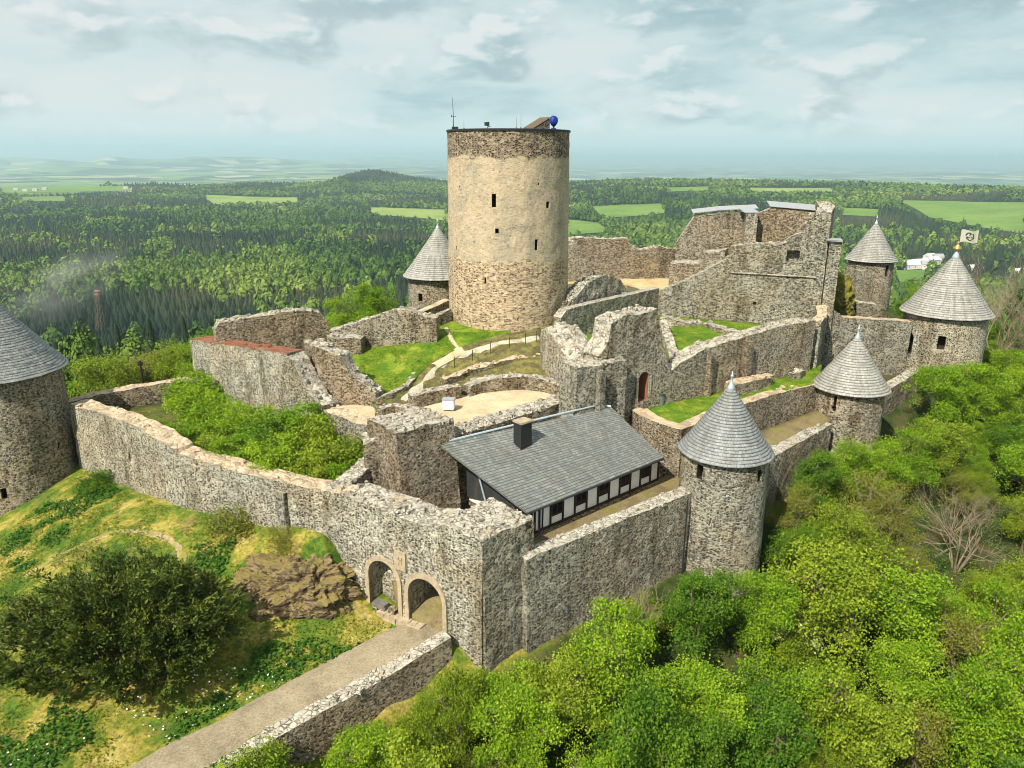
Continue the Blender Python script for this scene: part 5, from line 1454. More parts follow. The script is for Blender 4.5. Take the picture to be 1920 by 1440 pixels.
# the big sunlit trees first, then the rest
for u, v, zt, H in ((1560, 985, -8, 9.5), (1700, 1010, -10, 8.5), (1640, 1120, -12, 8), (960, 1270, -13.5, 6.5), (1060, 1330, -15, 6), (880, 1340, -16, 5.5), (1480, 1300, -17, 7), (1300, 1370, -18, 6), (1820, 850, -8.5, 8), (1760, 780, -7, 7)):
    p = P(u, v, zt)
    x, y = p.x, p.y
    try_spot(x, y, H * .42, H, 3, .5)
for x, y, R, H in ((29.5, 61.0, 2.2, 6.5), (33, 61.9, 2.3, 6.8), (36.9, 64.6, 2.4, 7), (39.8, 68.6, 2.6, 8), (43.3, 72.0, 2.6, 8.5), (47.2, 73.4, 2.6, 8.5), (51.4, 75.2, 2.6, 8), (22.3, 51.6, 2, 6), (23.2, 55.2, 2, 6.5), (25.8, 58.2, 2, 6.5)):
    try_spot(x, y, R, H, 2.4, .5)
for tier in range(2):
    for q in range(2600):
        x = rng.uniform(-16, 95); y = rng.uniform(9, 100)
        R = rng.uniform(2.0, 3.3) if tier == 0 else rng.uniform(1.2, 1.9)
        try_spot(x, y, R, rng.uniform(2.3, 3.1) * R + 1.0, 2.2, .69 if tier == 0 else .63)
MARKS = [('the gatehouse corner block', (1.4, 42.7)), ('the corner tower', T1), ('the shorter coned tower', T2), ('the flag tower', T3), ('the road parapet', (-9, 36)), ('the house outer wall', (8, 46.5))]
tint_words = {'bright': 'bright green', 'yellow': 'yellow green', 'mid': 'dark green', 'olive': 'thin olive budding'}
ORD = ['nearest', 'second nearest', 'third nearest', 'fourth nearest', 'fifth nearest', 'sixth nearest', 'seventh nearest', 'eighth nearest', 'ninth nearest', 'tenth nearest'] + ['%dth nearest' % i for i in range(11, 90)]
chosen = []
for (x, y, z, R, H, _) in spots:
    n_ = float(fbm(np.array([x]), np.array([y]), .07, 3, 77)[0]) + rng.normal() * .09
    tint = 'mid' if n_ < .43 else 'bright' if n_ < .545 else 'yellow' if n_ < .69 else 'olive'
    if dist_castle(x, y) < 3.2 and x > 16 and y < 66 and tint == 'yellow': tint = 'mid'
    if len(chosen) < 14 and tint in ('olive', 'mid'): tint = 'bright'
    size = 'tall' if H > 6.3 else 'mid sized' if H > 4 else 'low'
    mk = min(MARKS, key=lambda m_: math.hypot(m_[1][0] - x, m_[1][1] - y))
    chosen.append([x, y, z, R, H, tint, size, mk])
cnt = {}
for c in sorted(chosen, key=lambda c: math.hypot(c[7][1][0] - c[0], c[7][1][1] - c[1])):
    key = (c[5], c[6], c[7][0]); k = cnt.get(key, 0); cnt[key] = k + 1
    x, y, z, R, H, tint, size, mk = c
    bush = H < 3.6 and tint != 'olive'
    nm = 'shrub' if bush else 'tree'
    lab = '%s %s %s, %s of its kind to %s' % (size, tint_words[tint], nm, ORD[k], mk[0])
    if bush:
        key2 = ('bushmid', 0) if tint == 'mid' else ('bush', 0 if tint == 'bright' else 1)
        place(key2, x, y, z - .1, R / 2.0, rng.uniform(0, 6.28), lab, 'trees and shrubs on the castle slope', sz=H / 3.4)
    else:
        q = int(rng.integers(0, 3))
        place((tint, q), x, y, z - .15, R / (2.9 + .25 * q), rng.uniform(0, 6.28), lab, 'trees and shrubs on the castle slope', sz=H / 7.0)
print('slope trees', len(chosen))
p = P(1400, 1100, -15.0)
x, y = 19.5, 45.5
place(('pale', 0), x, y, zg(x, y), 1.15, 1., 'slender pale blossoming tree below the corner tower')

# shrubs in the strip garden behind the curtain wall
k = 0
gsp = [(-15.0, 51.2, 1.0, 'yellow'), (-18.2, 52.6, 1.0, 'bright'), (-21.4, 54.4, .9, 'bright'), (-24.4, 56.2, .8, 'yellow'), (-27.2, 58.2, .75, 'bright'), (-13.0, 53.4, 1.15, 'yellow'), (-16.0, 55.2, 1.25, 'yellow'), (-19.6, 57.0, 1.15, 'mid'), (-22.6, 59.4, 1.05, 'bright'), (-26.0, 61.8, 1.0, 'bright'), (-29.0, 64.2, 1.05, 'bright'), (-17.6, 58.4, 1.1, 'bright'), (-29.8, 67.4, 1.15, 'bright'), (-31.5, 62.2, .5, 'yellow'), (-35.0, 63.6, .36, 'bright'), (-12.2, 50.6, .8, 'bright')]
pos_words = ['beside the cross wall', 'second from the cross wall along the curtain', 'third from the cross wall along the curtain', 'fourth from the cross wall along the curtain', 'fifth from the cross wall along the curtain', 'in the corner by the dark recess', 'under the earth topped terrace wall', 'before the lower end of the broken wall', 'against the middle of the broken wall', 'right of the left end of the broken wall', 'against the left half of the broken wall', 'under the stepped end of the broken wall', 'at the left end of the broken wall', 'beside the dark back wall', 'nearest the big left tower', 'smallest by the dark block']
for (x, y, s, tint), wd in zip(gsp, pos_words):
    key = ('bushmid', 0) if tint == 'mid' else ('bush', 0 if tint == 'bright' else 1)
    z = float(z_gar(np.array([x]), np.array([y]))[0])
    place(key, x, y, z - .1, s * .98, rng.uniform(0, 6.28), '%s garden shrub %s' % (tint_words[tint], wd), 'shrubs in the strip garden', sz=s * .95)

# trees behind the castle
back = [(-43, 76, 1.0, 'yellow', 'yellow green tree just right of the big left tower roof'), (-40.5, 79.5, 1.0, 'olive', 'thin olive tree above the left end of the back wall'), (-37, 80, .95, 'yellow', 'yellow green tree left of the old signpost'), (-34.5, 82, 1.0, 'bright', 'bright green tree right of the old signpost'), (-33, 77.5, .8, 'bright', 'low bright green tree touching the broken wall'),
        (-47, 84, 1.15, 'olive', 'thin olive tree rising behind the big left tower'), (-42, 88, 1.2, 'yellow', 'yellow green tree farther down the left slope'), (-36, 90, 1.2, 'mid', 'dark green tree farther down the left slope'), (-29.5, 82.5, 1.05, 'yellow', 'yellow green tree above the red brown wall top'), (-50, 78, .9, 'bright', 'bright green tree hidden at the left tower'),
        (-19.5, 85, .92, 'bright', 'bright green tree behind the dip of the lawn wall'), (-16.4, 87, .9, 'bright', 'bright green tree before the turret behind the keep'), (-23, 88, .7, 'yellow', 'yellow green tree behind the humped wall'), (-36.5, 75.8, .45, 'bright', 'low bright green bush outside the back wall'),
        (56.5, 98, .8, 'bright', 'bright green tree between the farthest tower and the flag tower'), (52.6, 95.5, .85, 'mid', 'dark green tree beside the mossy vault'), (51.0, 91.0, .5, 'bright', 'low bright green tree behind the neck wall'), (60, 101, .9, 'yellow', 'yellow green tree behind the flag tower roof'), (62, 110, .9, 'bright', 'bright green tree right of the farthest tower')]
for x, y, s, tint, lab in back:
    q = int(rng.integers(0, 3))
    place((tint, q), x, y, zg(x, y) - .1, s, rng.uniform(0, 6.28), lab, 'trees behind the castle')

# yew by the approach road
def make_yew(x, y):
    r = np.random.default_rng(5)
    z = zg(x, y)
    t = thing('yew_tree', 'huge spreading dark yew beside the approach road', 'yew', (x, y, z - .3))
    mb = MB(); Pp = []; Dd = []
    for k in range(215):
        a = r.uniform(0, 2 * math.pi); f = math.sqrt(r.uniform(.02, 1))
        ex, ey = 7.3 * f * math.cos(a), 5.2 * f * math.sin(a)
        top = 6.6 * math.sqrt(max(0, 1 - (f * .96) ** 2)) * r.uniform(.66, 1.04) + .5
        tip = np.array([ex, ey, top])
        st_ = np.array([ex * .25, ey * .25, .5 + top * .12])
        md = st_ * .45 + tip * .55 + np.array([0, 0, -.45])
        if k % 2 == 0: mb.tube([Vector(st_) + t.location, Vector(md) + t.location, Vector(tip) + t.location], [.11, .07, .02], 5)
        out = np.array([math.cos(a) * (.35 + f), math.sin(a) * (.35 + f), .62])
        for s in range(9):
            q = md + (tip - md) * (s / 8) ** .8 + r.normal(size=3) * np.array([.34, .34, .2])
            m_ = 38
            d = out + r.normal(size=(m_, 3)) * .55
            d /= np.linalg.norm(d, axis=1)[:, None]
            Pp.append(q + d * r.uniform(.05, .62, (m_, 1))); Dd.append(d)
    Pp = np.concatenate(Pp); Dd = np.concatenate(Dd)
    Pp[:, 2] = np.maximum(Pp[:, 2], .1 + .1 * r.random(len(Pp)))
    mb.tube([Vector((0, 0, -.2)) + t.location, Vector((.1, 0, 1.2)) + t.location], [.7, .45], 8)
    mb.build('trunk', M['bark'], t)
    quads_mesh('crown', Pp, .27 * r.uniform(.6, 1.4, len(Pp)), M['leaf_yew'], .3, .34, r, Dd, t)
make_yew(-23.6, 38.6)

# leafless trees
def make_bare(name, label, x, y, H, R, seed, stems=6, bark='bark_pale', group=None, spread=.8, depth=4):
    r = np.random.default_rng(seed); z = zg(x, y)
    t = thing(name, label, 'tree', (x, y, z - .2), group)
    tr, tw = MB(), MB()
    def grow(p, d, L, rad, k):
        pts = [p]; q = p
        for s in range(3):
            d = d + Vector(r.normal(size=3)) * .10 + Vector((0, 0, .05)); d.normalize(); q = q + d * (L / 3); pts.append(q)
        (tr if k >= depth - 1 else tw).tube(pts, [rad, rad * .85, rad * .7, rad * .55], 5 if k > 1 else 3)
        if k <= 0: return
        for s in range(3 if k > 1 else 4):
            bp = pts[1].lerp(pts[3], r.uniform(.1, 1.))
            nd = (d + Vector(r.normal(size=3)) * spread * .62).normalized()
            if nd.z < -.1: nd.z *= -.4
            grow(bp, nd, L * r.uniform(.55, .78), rad * .52, k - 1)
    for s in range(stems):
        a = 2 * math.pi * s / stems + r.uniform(-.3, .3)
        d = Vector((math.cos(a) * spread * r.uniform(.1, .7), math.sin(a) * spread * r.uniform(.1, .7), 1.)).normalized()
        grow(Vector((x + .25 * math.cos(a), y + .25 * math.sin(a), z - .2)), d, H * r.uniform(.42, .56), .035 + .006 * H, depth)
    tr.build('trunk', M[bark], t); tw.build('twigs', M[bark], t)
p = P(1790, 1075, -19)
make_bare('bare_tree', 'pale leafless multi stemmed tree on the right slope', p.x, p.y, 8.2, 4, 3, 7, 'bark_pale', None, 1.0)
make_bare('bare_tree', 'thin leafless shrub against the outer wall below the house', 8.6, 43.6, 4.6, 2, 9, 7, 'bark_pale', None, .7, 3)
make_bare('bare_tree', 'small leafless shrub at the foot of the road parapet', -7.0, 34.4, 3.0, 2, 12, 5, 'bark_pale', None, .8, 3)
for q, (x, y, H, lab) in enumerate(((58.2, 86, 13.5, 'leafless brown tree at the right edge beside the flag tower'), (60.4, 90, 15, 'tallest leafless brown tree at the right edge'), (62.6, 88, 14, 'leafless brown tree cut by the right edge'), (60.5, 97, 14.5, 'leafless brown tree rising behind the right edge trees'), (65.0, 96, 15, 'farthest leafless brown tree at the right edge'))):
    make_bare('bare_tree', lab, x, y, H, 4, 40 + q, 3, 'bark_pale', 'leafless trees at the right edge', .75)

# ground cover on the wooded slope, tufts and flowers on the meadow
n = 150000
X = rng.uniform(-18, 75, n); Y = rng.uniform(9, 85, n)
s = (X + 3.3) * .62 - (Y - 38.6) * .78
keep_ = (s > .6) & (np.hypot(X, Y) > 14)
X, Y = X[keep_], Y[keep_]
m_ = np.array([not inside(CASTLE, a, b) for a, b in zip(X, Y)])
X, Y = X[m_], Y[m_]
Z = z_ground(X, Y) + rng.uniform(.05, .55, len(X)) ** 1.2
dn = fbm(X, Y, .35, 3, 61) > .42
quads_mesh('undergrowth', np.stack([X, Y, Z], -1)[dn], rng.uniform(.10, .22, dn.sum()), M['leaf_mid'], .8, .7, rng, None, None, 'stuff')
# low green herbs in clumps and grass tufts on the meadow before the gate
n = 110000
X = rng.uniform(-48, -3, n); Y = rng.uniform(22, 62, n)
m_ = np.array([inside([(-60, 16), (-24, 22.4), (-15.6, 31.6), (-9.5, 37.4), (-6, 41), (-9, 43.6), (-13, 45.6), (-18.6, 48.4), (-26, 52.4), (-34, 58.6), (-40, 58), (-60, 52)], a, b) for a, b in zip(X, Y)])
X, Y = X[m_], Y[m_]
# keep the road clear
def road_d(x, y):
    d = np.full(x.shape, 1e9)
    for a, b in zip(road[:-1], road[1:]):
        L = (b[0] - a[0]) ** 2 + (b[1] - a[1]) ** 2
        t = np.clip(((x - a[0]) * (b[0] - a[0]) + (y - a[1]) * (b[1] - a[1])) / L, 0, 1)
        d = np.minimum(d, np.hypot(x - a[0] - t * (b[0] - a[0]), y - a[1] - t * (b[1] - a[1])))
    return d
ok = road_d(X, Y) > 1.55 + .25 * RNG.random(len(X))
X, Y = X[ok], Y[ok]
Zt = z_ground(X, Y) + .22 * (fbm(X, Y, .45, 3, 40) - .5) + .5 * (fbm(X, Y, .12, 3, 44) - .5)
dens = fbm(X, Y, .5, 3, 33)
M['tuft'] = mat_leaf('meadow_grass', [(0, (.05, .11, .008)), (.5, (.13, .19, .014)), (.8, (.26, .25, .03)), (1, (.40, .33, .09))], .3)
M['herb'] = mat_leaf('meadow_herbs', [(0, (.02, .075, .008)), (.6, (.06, .16, .012)), (1, (.12, .24, .02))], .3)
t_ = dens > .40
quads_mesh('meadow_grass', np.stack([X, Y, Zt + .07], -1)[t_], rng.uniform(.10, .24, t_.sum()), M['tuft'], .1, .35, rng, None, None, 'stuff')
h_ = (fbm(X, Y, .28, 3, 52) > .58)
quads_mesh('meadow_herbs', np.stack([X, Y, Zt + rng.uniform(.05, .22, len(X))], -1)[h_], rng.uniform(.12, .3, h_.sum()), M['herb'], .7, .8, rng, None, None, 'stuff')
M['petal'] = mat_plain('white_petals', (.8, .8, .76), .8)
fl = (fbm(X, Y, .25, 2, 71) > .5) & (road_d(X, Y) < 7.5) & (rng.random(len(X)) < .07) & (Y < 40)
quads_mesh('daisies', np.stack([X, Y, Zt + .16], -1)[fl], rng.uniform(.09, .15, fl.sum()), M['petal'], 2., 1., rng, None, None, 'stuff')
# dark scrub at the foot of the curtain wall
proto(('scrub', 0), 'shrub', 'shrub', 'shrub', 2.0, 1.7, 'leaf_olive', 330, n=2600, size=.14, nl=10, clump=.25, multi=True, sub=6)
place(('scrub', 0), -20.6, 49.6, -10.6, 1.05, 0., 'dry brown leaved shrub under the curtain wall', name='dry_shrub')
place(('scrub', 0), -16.2, 46.9, -10.0, .7, 2., 'small dry shrub above the rock outcrop', name='dry_shrub')
place(('bushmid', 0), -36.0, 59.2, -12.0, .75, 0., 'dark green shrub in the corner of the left tower and curtain wall')
place(('bush', 0), -13.9, 31.6, -17.0, .95, 1., 'bright green shrub in front of the lower end of the road parapet')
place(('bush', 1), -16.8, 28.4, -17.4, .8, 2., 'yellow green shrub at the bottom edge beside the road')
# short grass on the castle lawns
def lawn_grass(poly, zf, n, nm):
    xs = [p[0] for p in poly]; ys = [p[1] for p in poly]
    X = rng.uniform(min(xs), max(xs), n); Y = rng.uniform(min(ys), max(ys), n)
    m_ = np.array([inside(poly, a, b) for a, b in zip(X, Y)]) & (fbm(X, Y, .6, 3, 88) > .40)
    X, Y = X[m_], Y[m_]
    quads_mesh(nm, np.stack([X, Y, zf(X, Y) + .05], -1), rng.uniform(.08, .2, len(X)), M['tuft'], .2, .35, rng, None, None, 'stuff')
lawn_grass(lw + [(4.0, 70), (5.5, 73), (-6.5, 73), (-8, 71), (-19, 72), (-19, 66.5), (-16.2, 63.2), (-12.0, 61.8)], z_up, 26000, 'lawn_grass')
lawn_grass(wp[3:] + [(32, 75), (30.5, 74), (14.5, 64)], z_ward, 9000, 'ward_grass')
lawn_grass([(13.5, 64), (31, 75), (33, 78.6), (17, 85.2), (9, 76)], z_pal, 14000, 'palace_grass')
lawn_grass([(-41, 65), (-26.2, 54.5), (-13, 48.4), (-10.4, 51.6), (-10.4, 54.6), (-16.4, 60), (-31.4, 70)], z_gar, 14000, 'garden_grass')

# ================================================================== COUNTRYSIDE
def G(u, v, t0=140.):
    d = ray(u, v); t = t0; last = t
    while t < 60000:
        p = CAM + d * t
        if p.z < zg(p.x, p.y):
            a, b = last, t
            for _ in range(24):
                m_ = (a + b) / 2; q = CAM + d * m_
                if q.z < zg(q.x, q.y): b = m_
                else: a = m_
            return CAM + d * b
        last = t; t *= 1.012
    return CAM + d * 30000
def m_field(name, a, b, c):
    return mat_ground(name, [(.3, a), (.5, b), (.72, c)], .012, .15, .3, None, .1)
M['field_green'] = m_field('spring_meadow', (.085, .165, .025), (.13, .22, .038), (.19, .26, .06))
M['field_yellow'] = m_field('pale_meadow', (.14, .22, .04), (.21, .28, .065), (.29, .32, .11))
MEAD = [((1676, 375), (1925, 380), (1925, 440), (1740, 408), 'field_green'), ((690, 389), (836, 394), (836, 414), (700, 404), 'field_yellow'), ((1100, 388), (1240, 382), (1250, 400), (1136, 410), 'field_green'),
        ((1062, 412), (1120, 418), (1150, 436), (1062, 442), 'field_green'), ((1672, 508), (1742, 508), (1736, 530), (1664, 532), 'field_green'), ((380, 366), (560, 370), (560, 380), (400, 383), 'field_yellow'), ((1400, 352), (1560, 353), (1570, 361), (1410, 361), 'field_yellow'), ((0, 352), (240, 349), (250, 358), (0, 364), 'field_green'), ((1250, 352), (1330, 350), (1340, 358), (1256, 360), 'field_green'), ((1575, 390), (1650, 393), (1645, 407), (1580, 404), 'field_green'), ((30, 370), (120, 368), (130, 377), (36, 379), 'field_green')]
for a, b, c, d, mt in MEAD:
    W = [G(*q) for q in (a, b, c, d)]
    n = 26; V = []; Fc = []
    for i in range(n + 1):
        for j in range(n + 1):
            s, t = i / n, j / n
            p = (W[0] * (1 - s) + W[1] * s) * (1 - t) + (W[3] * (1 - s) + W[2] * s) * t
            V.append(Vector((p.x, p.y, 0)))
    zz = z_ground(np.array([v.x for v in V]), np.array([v.y for v in V]))
    for v, z in zip(V, zz): v.z = z + 1.0
    for i in range(n):
        for j in range(n): Fc.append((i * (n + 1) + j, (i + 1) * (n + 1) + j, (i + 1) * (n + 1) + j + 1, i * (n + 1) + j + 1))
    o = mesh_obj('meadow', V, Fc, M[mt], smooth=True); tag(o, kind='structure')
    if o.data.polygons[0].normal.z < 0: o.data.flip_normals()

def mat_wood(name, stops):
    m, nt, bs = new_mat(name); g = NT(nt)
    at = g.n('ShaderNodeAttribute'); at.attribute_name = 'tint'
    r = g.n('ShaderNodeNewGeometry').outputs['Random Per Island']
    v = g.math('ADD', g.math('MULTIPLY', at.outputs['Fac'], .75), g.math('MULTIPLY', r, .25))
    g.l(g.ramp(v, stops), bs.inputs['Base Color']); return m
M['conifer'] = mat_wood('spruce_needles', [(0, (.008, .020, .012)), (.4, (.018, .036, .018)), (.75, (.036, .056, .024)), (1, (.085, .072, .034))])
M['beech'] = mat_wood('beech_foliage', [(0, (.035, .08, .016)), (.4, (.07, .135, .022)), (.75, (.13, .20, .03)), (1, (.21, .27, .055))])

def tpl_conifer(tiers, seg, rng):
    V = []; Fq = []
    for k in range(tiers):
        z0 = .12 + .80 * k / tiers; z1 = z0 + 1.25 / tiers; r = (1 - .9 * k / tiers)
        for s in range(seg):
            a = 2 * math.pi * (s + .5 * (k % 2)) / seg; w = math.pi / seg * .95
            b = len(V)
            V += [(0, 0, min(1., z1)), (r * .75 * math.cos(a - w), r * .75 * math.sin(a - w), z0 + .02), (r * math.cos(a), r * math.sin(a), z0 - .03), (r * .75 * math.cos(a + w), r * .75 * math.sin(a + w), z0 + .02)]
            Fq.append((b, b + 1, b + 2, b + 3))
    return np.array(V), np.array(Fq)
def tpl_broad(n, rng, size):
    d = rng.normal(size=(n, 3)); d /= np.linalg.norm(d, axis=1)[:, None]; d[:, 2] = np.where(d[:, 2] < -.5, -d[:, 2], d[:, 2])
    lob = 1 + .22 * np.sin(d[:, 0] * 4 + 1) * np.cos(d[:, 1] * 5)
    c = d * (lob * rng.uniform(.72, 1., n))[:, None]
    nn = d + rng.normal(size=(n, 3)) * .45 + np.array([0, 0, .25]); nn /= np.linalg.norm(nn, axis=1)[:, None]
    t = np.cross(nn, rng.normal(size=(n, 3))); t /= np.linalg.norm(t, axis=1)[:, None]; b = np.cross(nn, t)
    s = size * rng.uniform(.7, 1.2, n)[:, None]
    V = np.stack([c - t * s, c - b * s, c + t * s, c + b * s], 1).reshape(-1, 3)
    V[:, 2] = V[:, 2] * .5 + .55
    return V, np.arange(4 * n).reshape(-1, 4)
def replicate(name, tpls, P_, sxy, sz, rot, tint, mat):
    Vs = []; Fs = []; Ts = []; base = 0
    which = rng.integers(0, len(tpls), len(P_))
    for k, (tv, tf) in enumerate(tpls):
        m_ = which == k
        if not m_.any(): continue
        p, a, h, r, c = P_[m_], sxy[m_], sz[m_], rot[m_], tint[m_]
        co, si = np.cos(r)[:, None], np.sin(r)[:, None]
        x = (tv[None, :, 0] * co - tv[None, :, 1] * si) * a[:, None]; y = (tv[None, :, 0] * si + tv[None, :, 1] * co) * a[:, None]; z = tv[None, :, 2] * h[:, None]
        V = np.stack([x, y, z], -1) + p[:, None, :]
        n, m2 = V.shape[:2]
        Vs.append(V.reshape(-1, 3)); Fs.append((tf[None] + (np.arange(n) * m2)[:, None, None]).reshape(-1, tf.shape[1]) + base); Ts.append(np.repeat(c, m2)); base += n * m2
    return np_mesh(name, np.concatenate(Vs), np.concatenate(Fs), mat, None, {'tint': np.concatenate(Ts)}, False, 'stuff')

def proj_np(X, Y, Z):
    R = np.array(ROT.transposed()); q = np.stack([X, Y, Z - CAM.z], -1) @ R.T
    return 960 + F * q[:, 0] / -q[:, 2], 720 - F * q[:, 1] / -q[:, 2]
SETS = {'con_close': [], 'bro_close': [], 'con_near': [], 'con_far': [], 'bro_near': [], 'bro_far': []}
# light clearings and groves seen among the spruces: (u, v, half width, half height)
GROVE = [(500, 432, 40, 14), (640, 448, 22, 8), (660, 490, 26, 10), (480, 490, 20, 8), (300, 470, 24, 10), (350, 405, 60, 8), (120, 410, 50, 9), (200, 430, 20, 8), (560, 425, 30, 8), (400, 420, 26, 7), (720, 356, 130, 9), (600, 356, 60, 8)]
for r0, r1, sp, tag_ in ((100, 260, 6.0, 'close'), (260, 900, 6.6, 'near'), (900, 1800, 9.5, 'far'), (1800, 3350, 14.0, 'far')):
    gx = np.arange(-r1 * .95, r1 * .95, sp); gy = np.arange(60 if r0 < 200 else r0 * .6, r1 + 30, sp)
    X, Y = np.meshgrid(gx, gy); X = X.ravel() + rng.uniform(-.45, .45, X.size) * sp; Y = Y.ravel() + rng.uniform(-.45, .45, Y.size) * sp
    r = np.hypot(X, Y - 22)
    rc = np.hypot((X - 5) * .92, Y - 68)
    ok = (r >= r0) & (r < r1) & (np.abs(X) < Y * 1.02 + 40) & (rc > 62)
    X, Y = X[ok], Y[ok]
    Z = z_ground(X, Y)
    u, v = proj_np(X, Y, Z)
    ok = np.ones(len(X), bool)
    for a, b, c, d, mt in MEAD:
        pl = [a, b, c, d]
        x0, x1 = min(q[0] for q in pl), max(q[0] for q in pl); y0, y1 = min(q[1] for q in pl) - 1, max(q[1] for q in pl) + 34
        for i in np.nonzero((u > x0) & (u < x1) & (v > y0) & (v < y1))[0]:
            if inside(pl, u[i], v[i]) or inside(pl, u[i], v[i] - 11. * F / max(200., Y[i])): ok[i] = False
    ok &= ~((v > 486) & (v < 512) & (u > 1690) & (u < 1770))          # village
    if tag_ == 'close':
        ut, vt = proj_np(X, Y, Z + 17.)
        ok &= ~((ut < 800) & (vt < 590)) & ~((ut >= 800) & (ut < 1850) & (vt < 500)) & ~((ut >= 1850) & (vt < 470))
    X, Y, Z, u, v = X[ok], Y[ok], Z[ok], u[ok], v[ok]
    dd = np.hypot(X, Y)
    nb = fbm(X, Y, 1 / 150., 4, 15) + .15 * rng.normal(size=len(X))
    thr = np.where(u > 1010, .46, .715)
    thr = np.where((u > 1010) & (fbm(X, Y, 1 / 300., 3, 27) > .52), .70, thr)
    thr = np.where((u <= 1010) & (fbm(X, Y, 1 / 330., 3, 19) > .655), .50, thr)
    thr = np.where((dd < 190), .40, thr)
    bro = nb > thr
    for (cu, cv_, wu, wv) in GROVE:
        bro |= (((u - cu) / wu) ** 2 + ((v - cv_) / wv) ** 2 < 1 + .3 * rng.normal(size=len(X))) & (dd > 300)
    bro &= ~((((u - 702) / 100) ** 2 + ((v - 330) / 15) ** 2 < 1) & (dd > 2400))
    Pp = np.stack([X, Y, Z - .5], -1)
    sc_ = 1.12 if tag_ == 'far' else 1.
    SETS['con_' + tag_].append((Pp[~bro], rng.uniform(2.6, 5.2, (~bro).sum()) * sc_ * (1 if sp < 8 else sp / 8.4), rng.uniform(8.5, 14.5, (~bro).sum()) * (.65 + .85 * fbm(X, Y, 1 / 120., 2, 63)[~bro]) * rng.uniform(.75, 1.25, (~bro).sum())))
    SETS['bro_' + tag_].append((Pp[bro], rng.uniform(2.8, 7.0, bro.sum()) * (1 if sp < 8 else sp / 8.6), rng.uniform(8, 18, bro.sum())))
for key, mat, nm in (('con_close', 'conifer', 'spruce_stand'), ('bro_close', 'beech', 'broadleaf_stand'), ('con_near', 'conifer', 'spruce_forest'), ('con_far', 'conifer', 'distant_spruce_forest'), ('bro_near', 'beech', 'broadleaf_forest'), ('bro_far', 'beech', 'distant_broadleaf_forest')):
    Pp = np.concatenate([a[0] for a in SETS[key]]); sx = np.concatenate([a[1] for a in SETS[key]]); sz = np.concatenate([a[2] for a in SETS[key]])
    n = len(Pp)
    if key == 'con_close': tp = [tpl_conifer(13, 11, rng), tpl_conifer(12, 10, rng)]
    elif key == 'bro_close': tp = [tpl_broad(1700, rng, .06) for _ in range(3)]
    elif 'con' in key: tp = [tpl_conifer(9, 8, rng), tpl_conifer(8, 7, rng)] if 'near' in key else [tpl_conifer(4, 5, rng)]
    else: tp = [tpl_broad(150, rng, .25) for _ in range(3)] if 'near' in key else [tpl_broad(42, rng, .38) for _ in range(3)]
    tint = np.clip(1.9 * (fbm(Pp[:, 0], Pp[:, 1], 1 / 130., 4, 8) - .5) + .25 + .5 * rng.random(n), 0, 1)
    print(nm, n)
    replicate(nm, tp, Pp, sx, sz, rng.uniform(0, 6.28, n), tint, M[mat])

# villages in the valley
M['render_white'] = mat_plain('white_render', (.62, .60, .57), .9, 0, .1, .2)
M['roof_grey'] = mat_plain('grey_roof', (.34, .34, .36), .8, 0, .2, .3)
M['roof_pale'] = mat_plain('pale_sheet_roof', (.52, .52, .53), .6, 0, .1, .3)
def village_house(u, v, L, W, H, rz, roof, label, group):
    p = G(u, v)
    t = thing('village_house', label, 'house', p, group)
    ax = (Vector((math.cos(rz), math.sin(rz), 0)), Vector((-math.sin(rz), math.cos(rz), 0)), Vector((0, 0, 1)))
    mb = MB(); mb.box(p + Vector((0, 0, H / 2 - .5)), (L, W, H + 1), ax=ax); mb.build('wall', M['render_white'], t)
    mb = MB(); h2 = W * .38
    vs = [p + ax[0] * (a * (L / 2 + .4)) + ax[1] * (b * (W / 2 + .4)) + Vector((0, 0, H)) for a, b in ((-1, -1), (1, -1), (1, 1), (-1, 1))] + [p + ax[0] * (a * (L / 2 + .4)) + Vector((0, 0, H + h2)) for a in (-1, 1)]
    mb.add(vs, [(0, 1, 5, 4), (2, 3, 4, 5), (1, 2, 5), (3, 0, 4), (3, 2, 1, 0)]); mb.build('roof', M[roof], t)
    for k in (-.3, 0, .3):
        mb = MB(); mb.box(p + ax[0] * (L * k) - ax[1] * (W / 2 + .03) + Vector((0, 0, H * .55)), (1.1, .1, 1.3), ax=ax); mb.build('window', M['glass'], t)
for u, v, L, W, H, rz, roof, lab in ((1708, 503, 26, 14, 5, .2, 'roof_pale', 'long pale roofed hall at the left end of the village'), (1722, 500, 22, 12, 5, .3, 'roof_pale', 'pale roofed hall in the middle of the village'), (1738, 504, 14, 10, 6, -.2, 'roof_grey', 'grey roofed house below the pale hall'), (1748, 496, 16, 10, 6, .4, 'roof_pale', 'white house right of the pale hall'), (1757, 490, 12, 9, 6, .1, 'roof_grey', 'upper grey roofed house of the village'), (1742, 489, 14, 9, 6, .5, 'roof_pale', 'upper white house of the village'), (1826, 512, 14, 10, 6, .1, 'roof_pale', 'white house glimpsed right of the flag tower roof'), (1908, 520, 15, 11, 6, .3, 'roof_pale', 'white house at the right edge behind bare trees')):
    village_house(u, v, L, W, H, rz, roof, lab, 'houses of the valley village')
far_v = [(30, 357, 'farthest left'), (48, 359, 'second from left'), (66, 358, 'third from left'), (84, 356, 'fourth from left'), (236, 354, 'left of the far pair'), (250, 356, 'right of the far pair')]
for u, v, wd in far_v: village_house(u, v, 15, 10, 5, .2, 'roof_grey', 'tiny pale house on the distant plain, %s' % wd, 'houses of the distant villages')

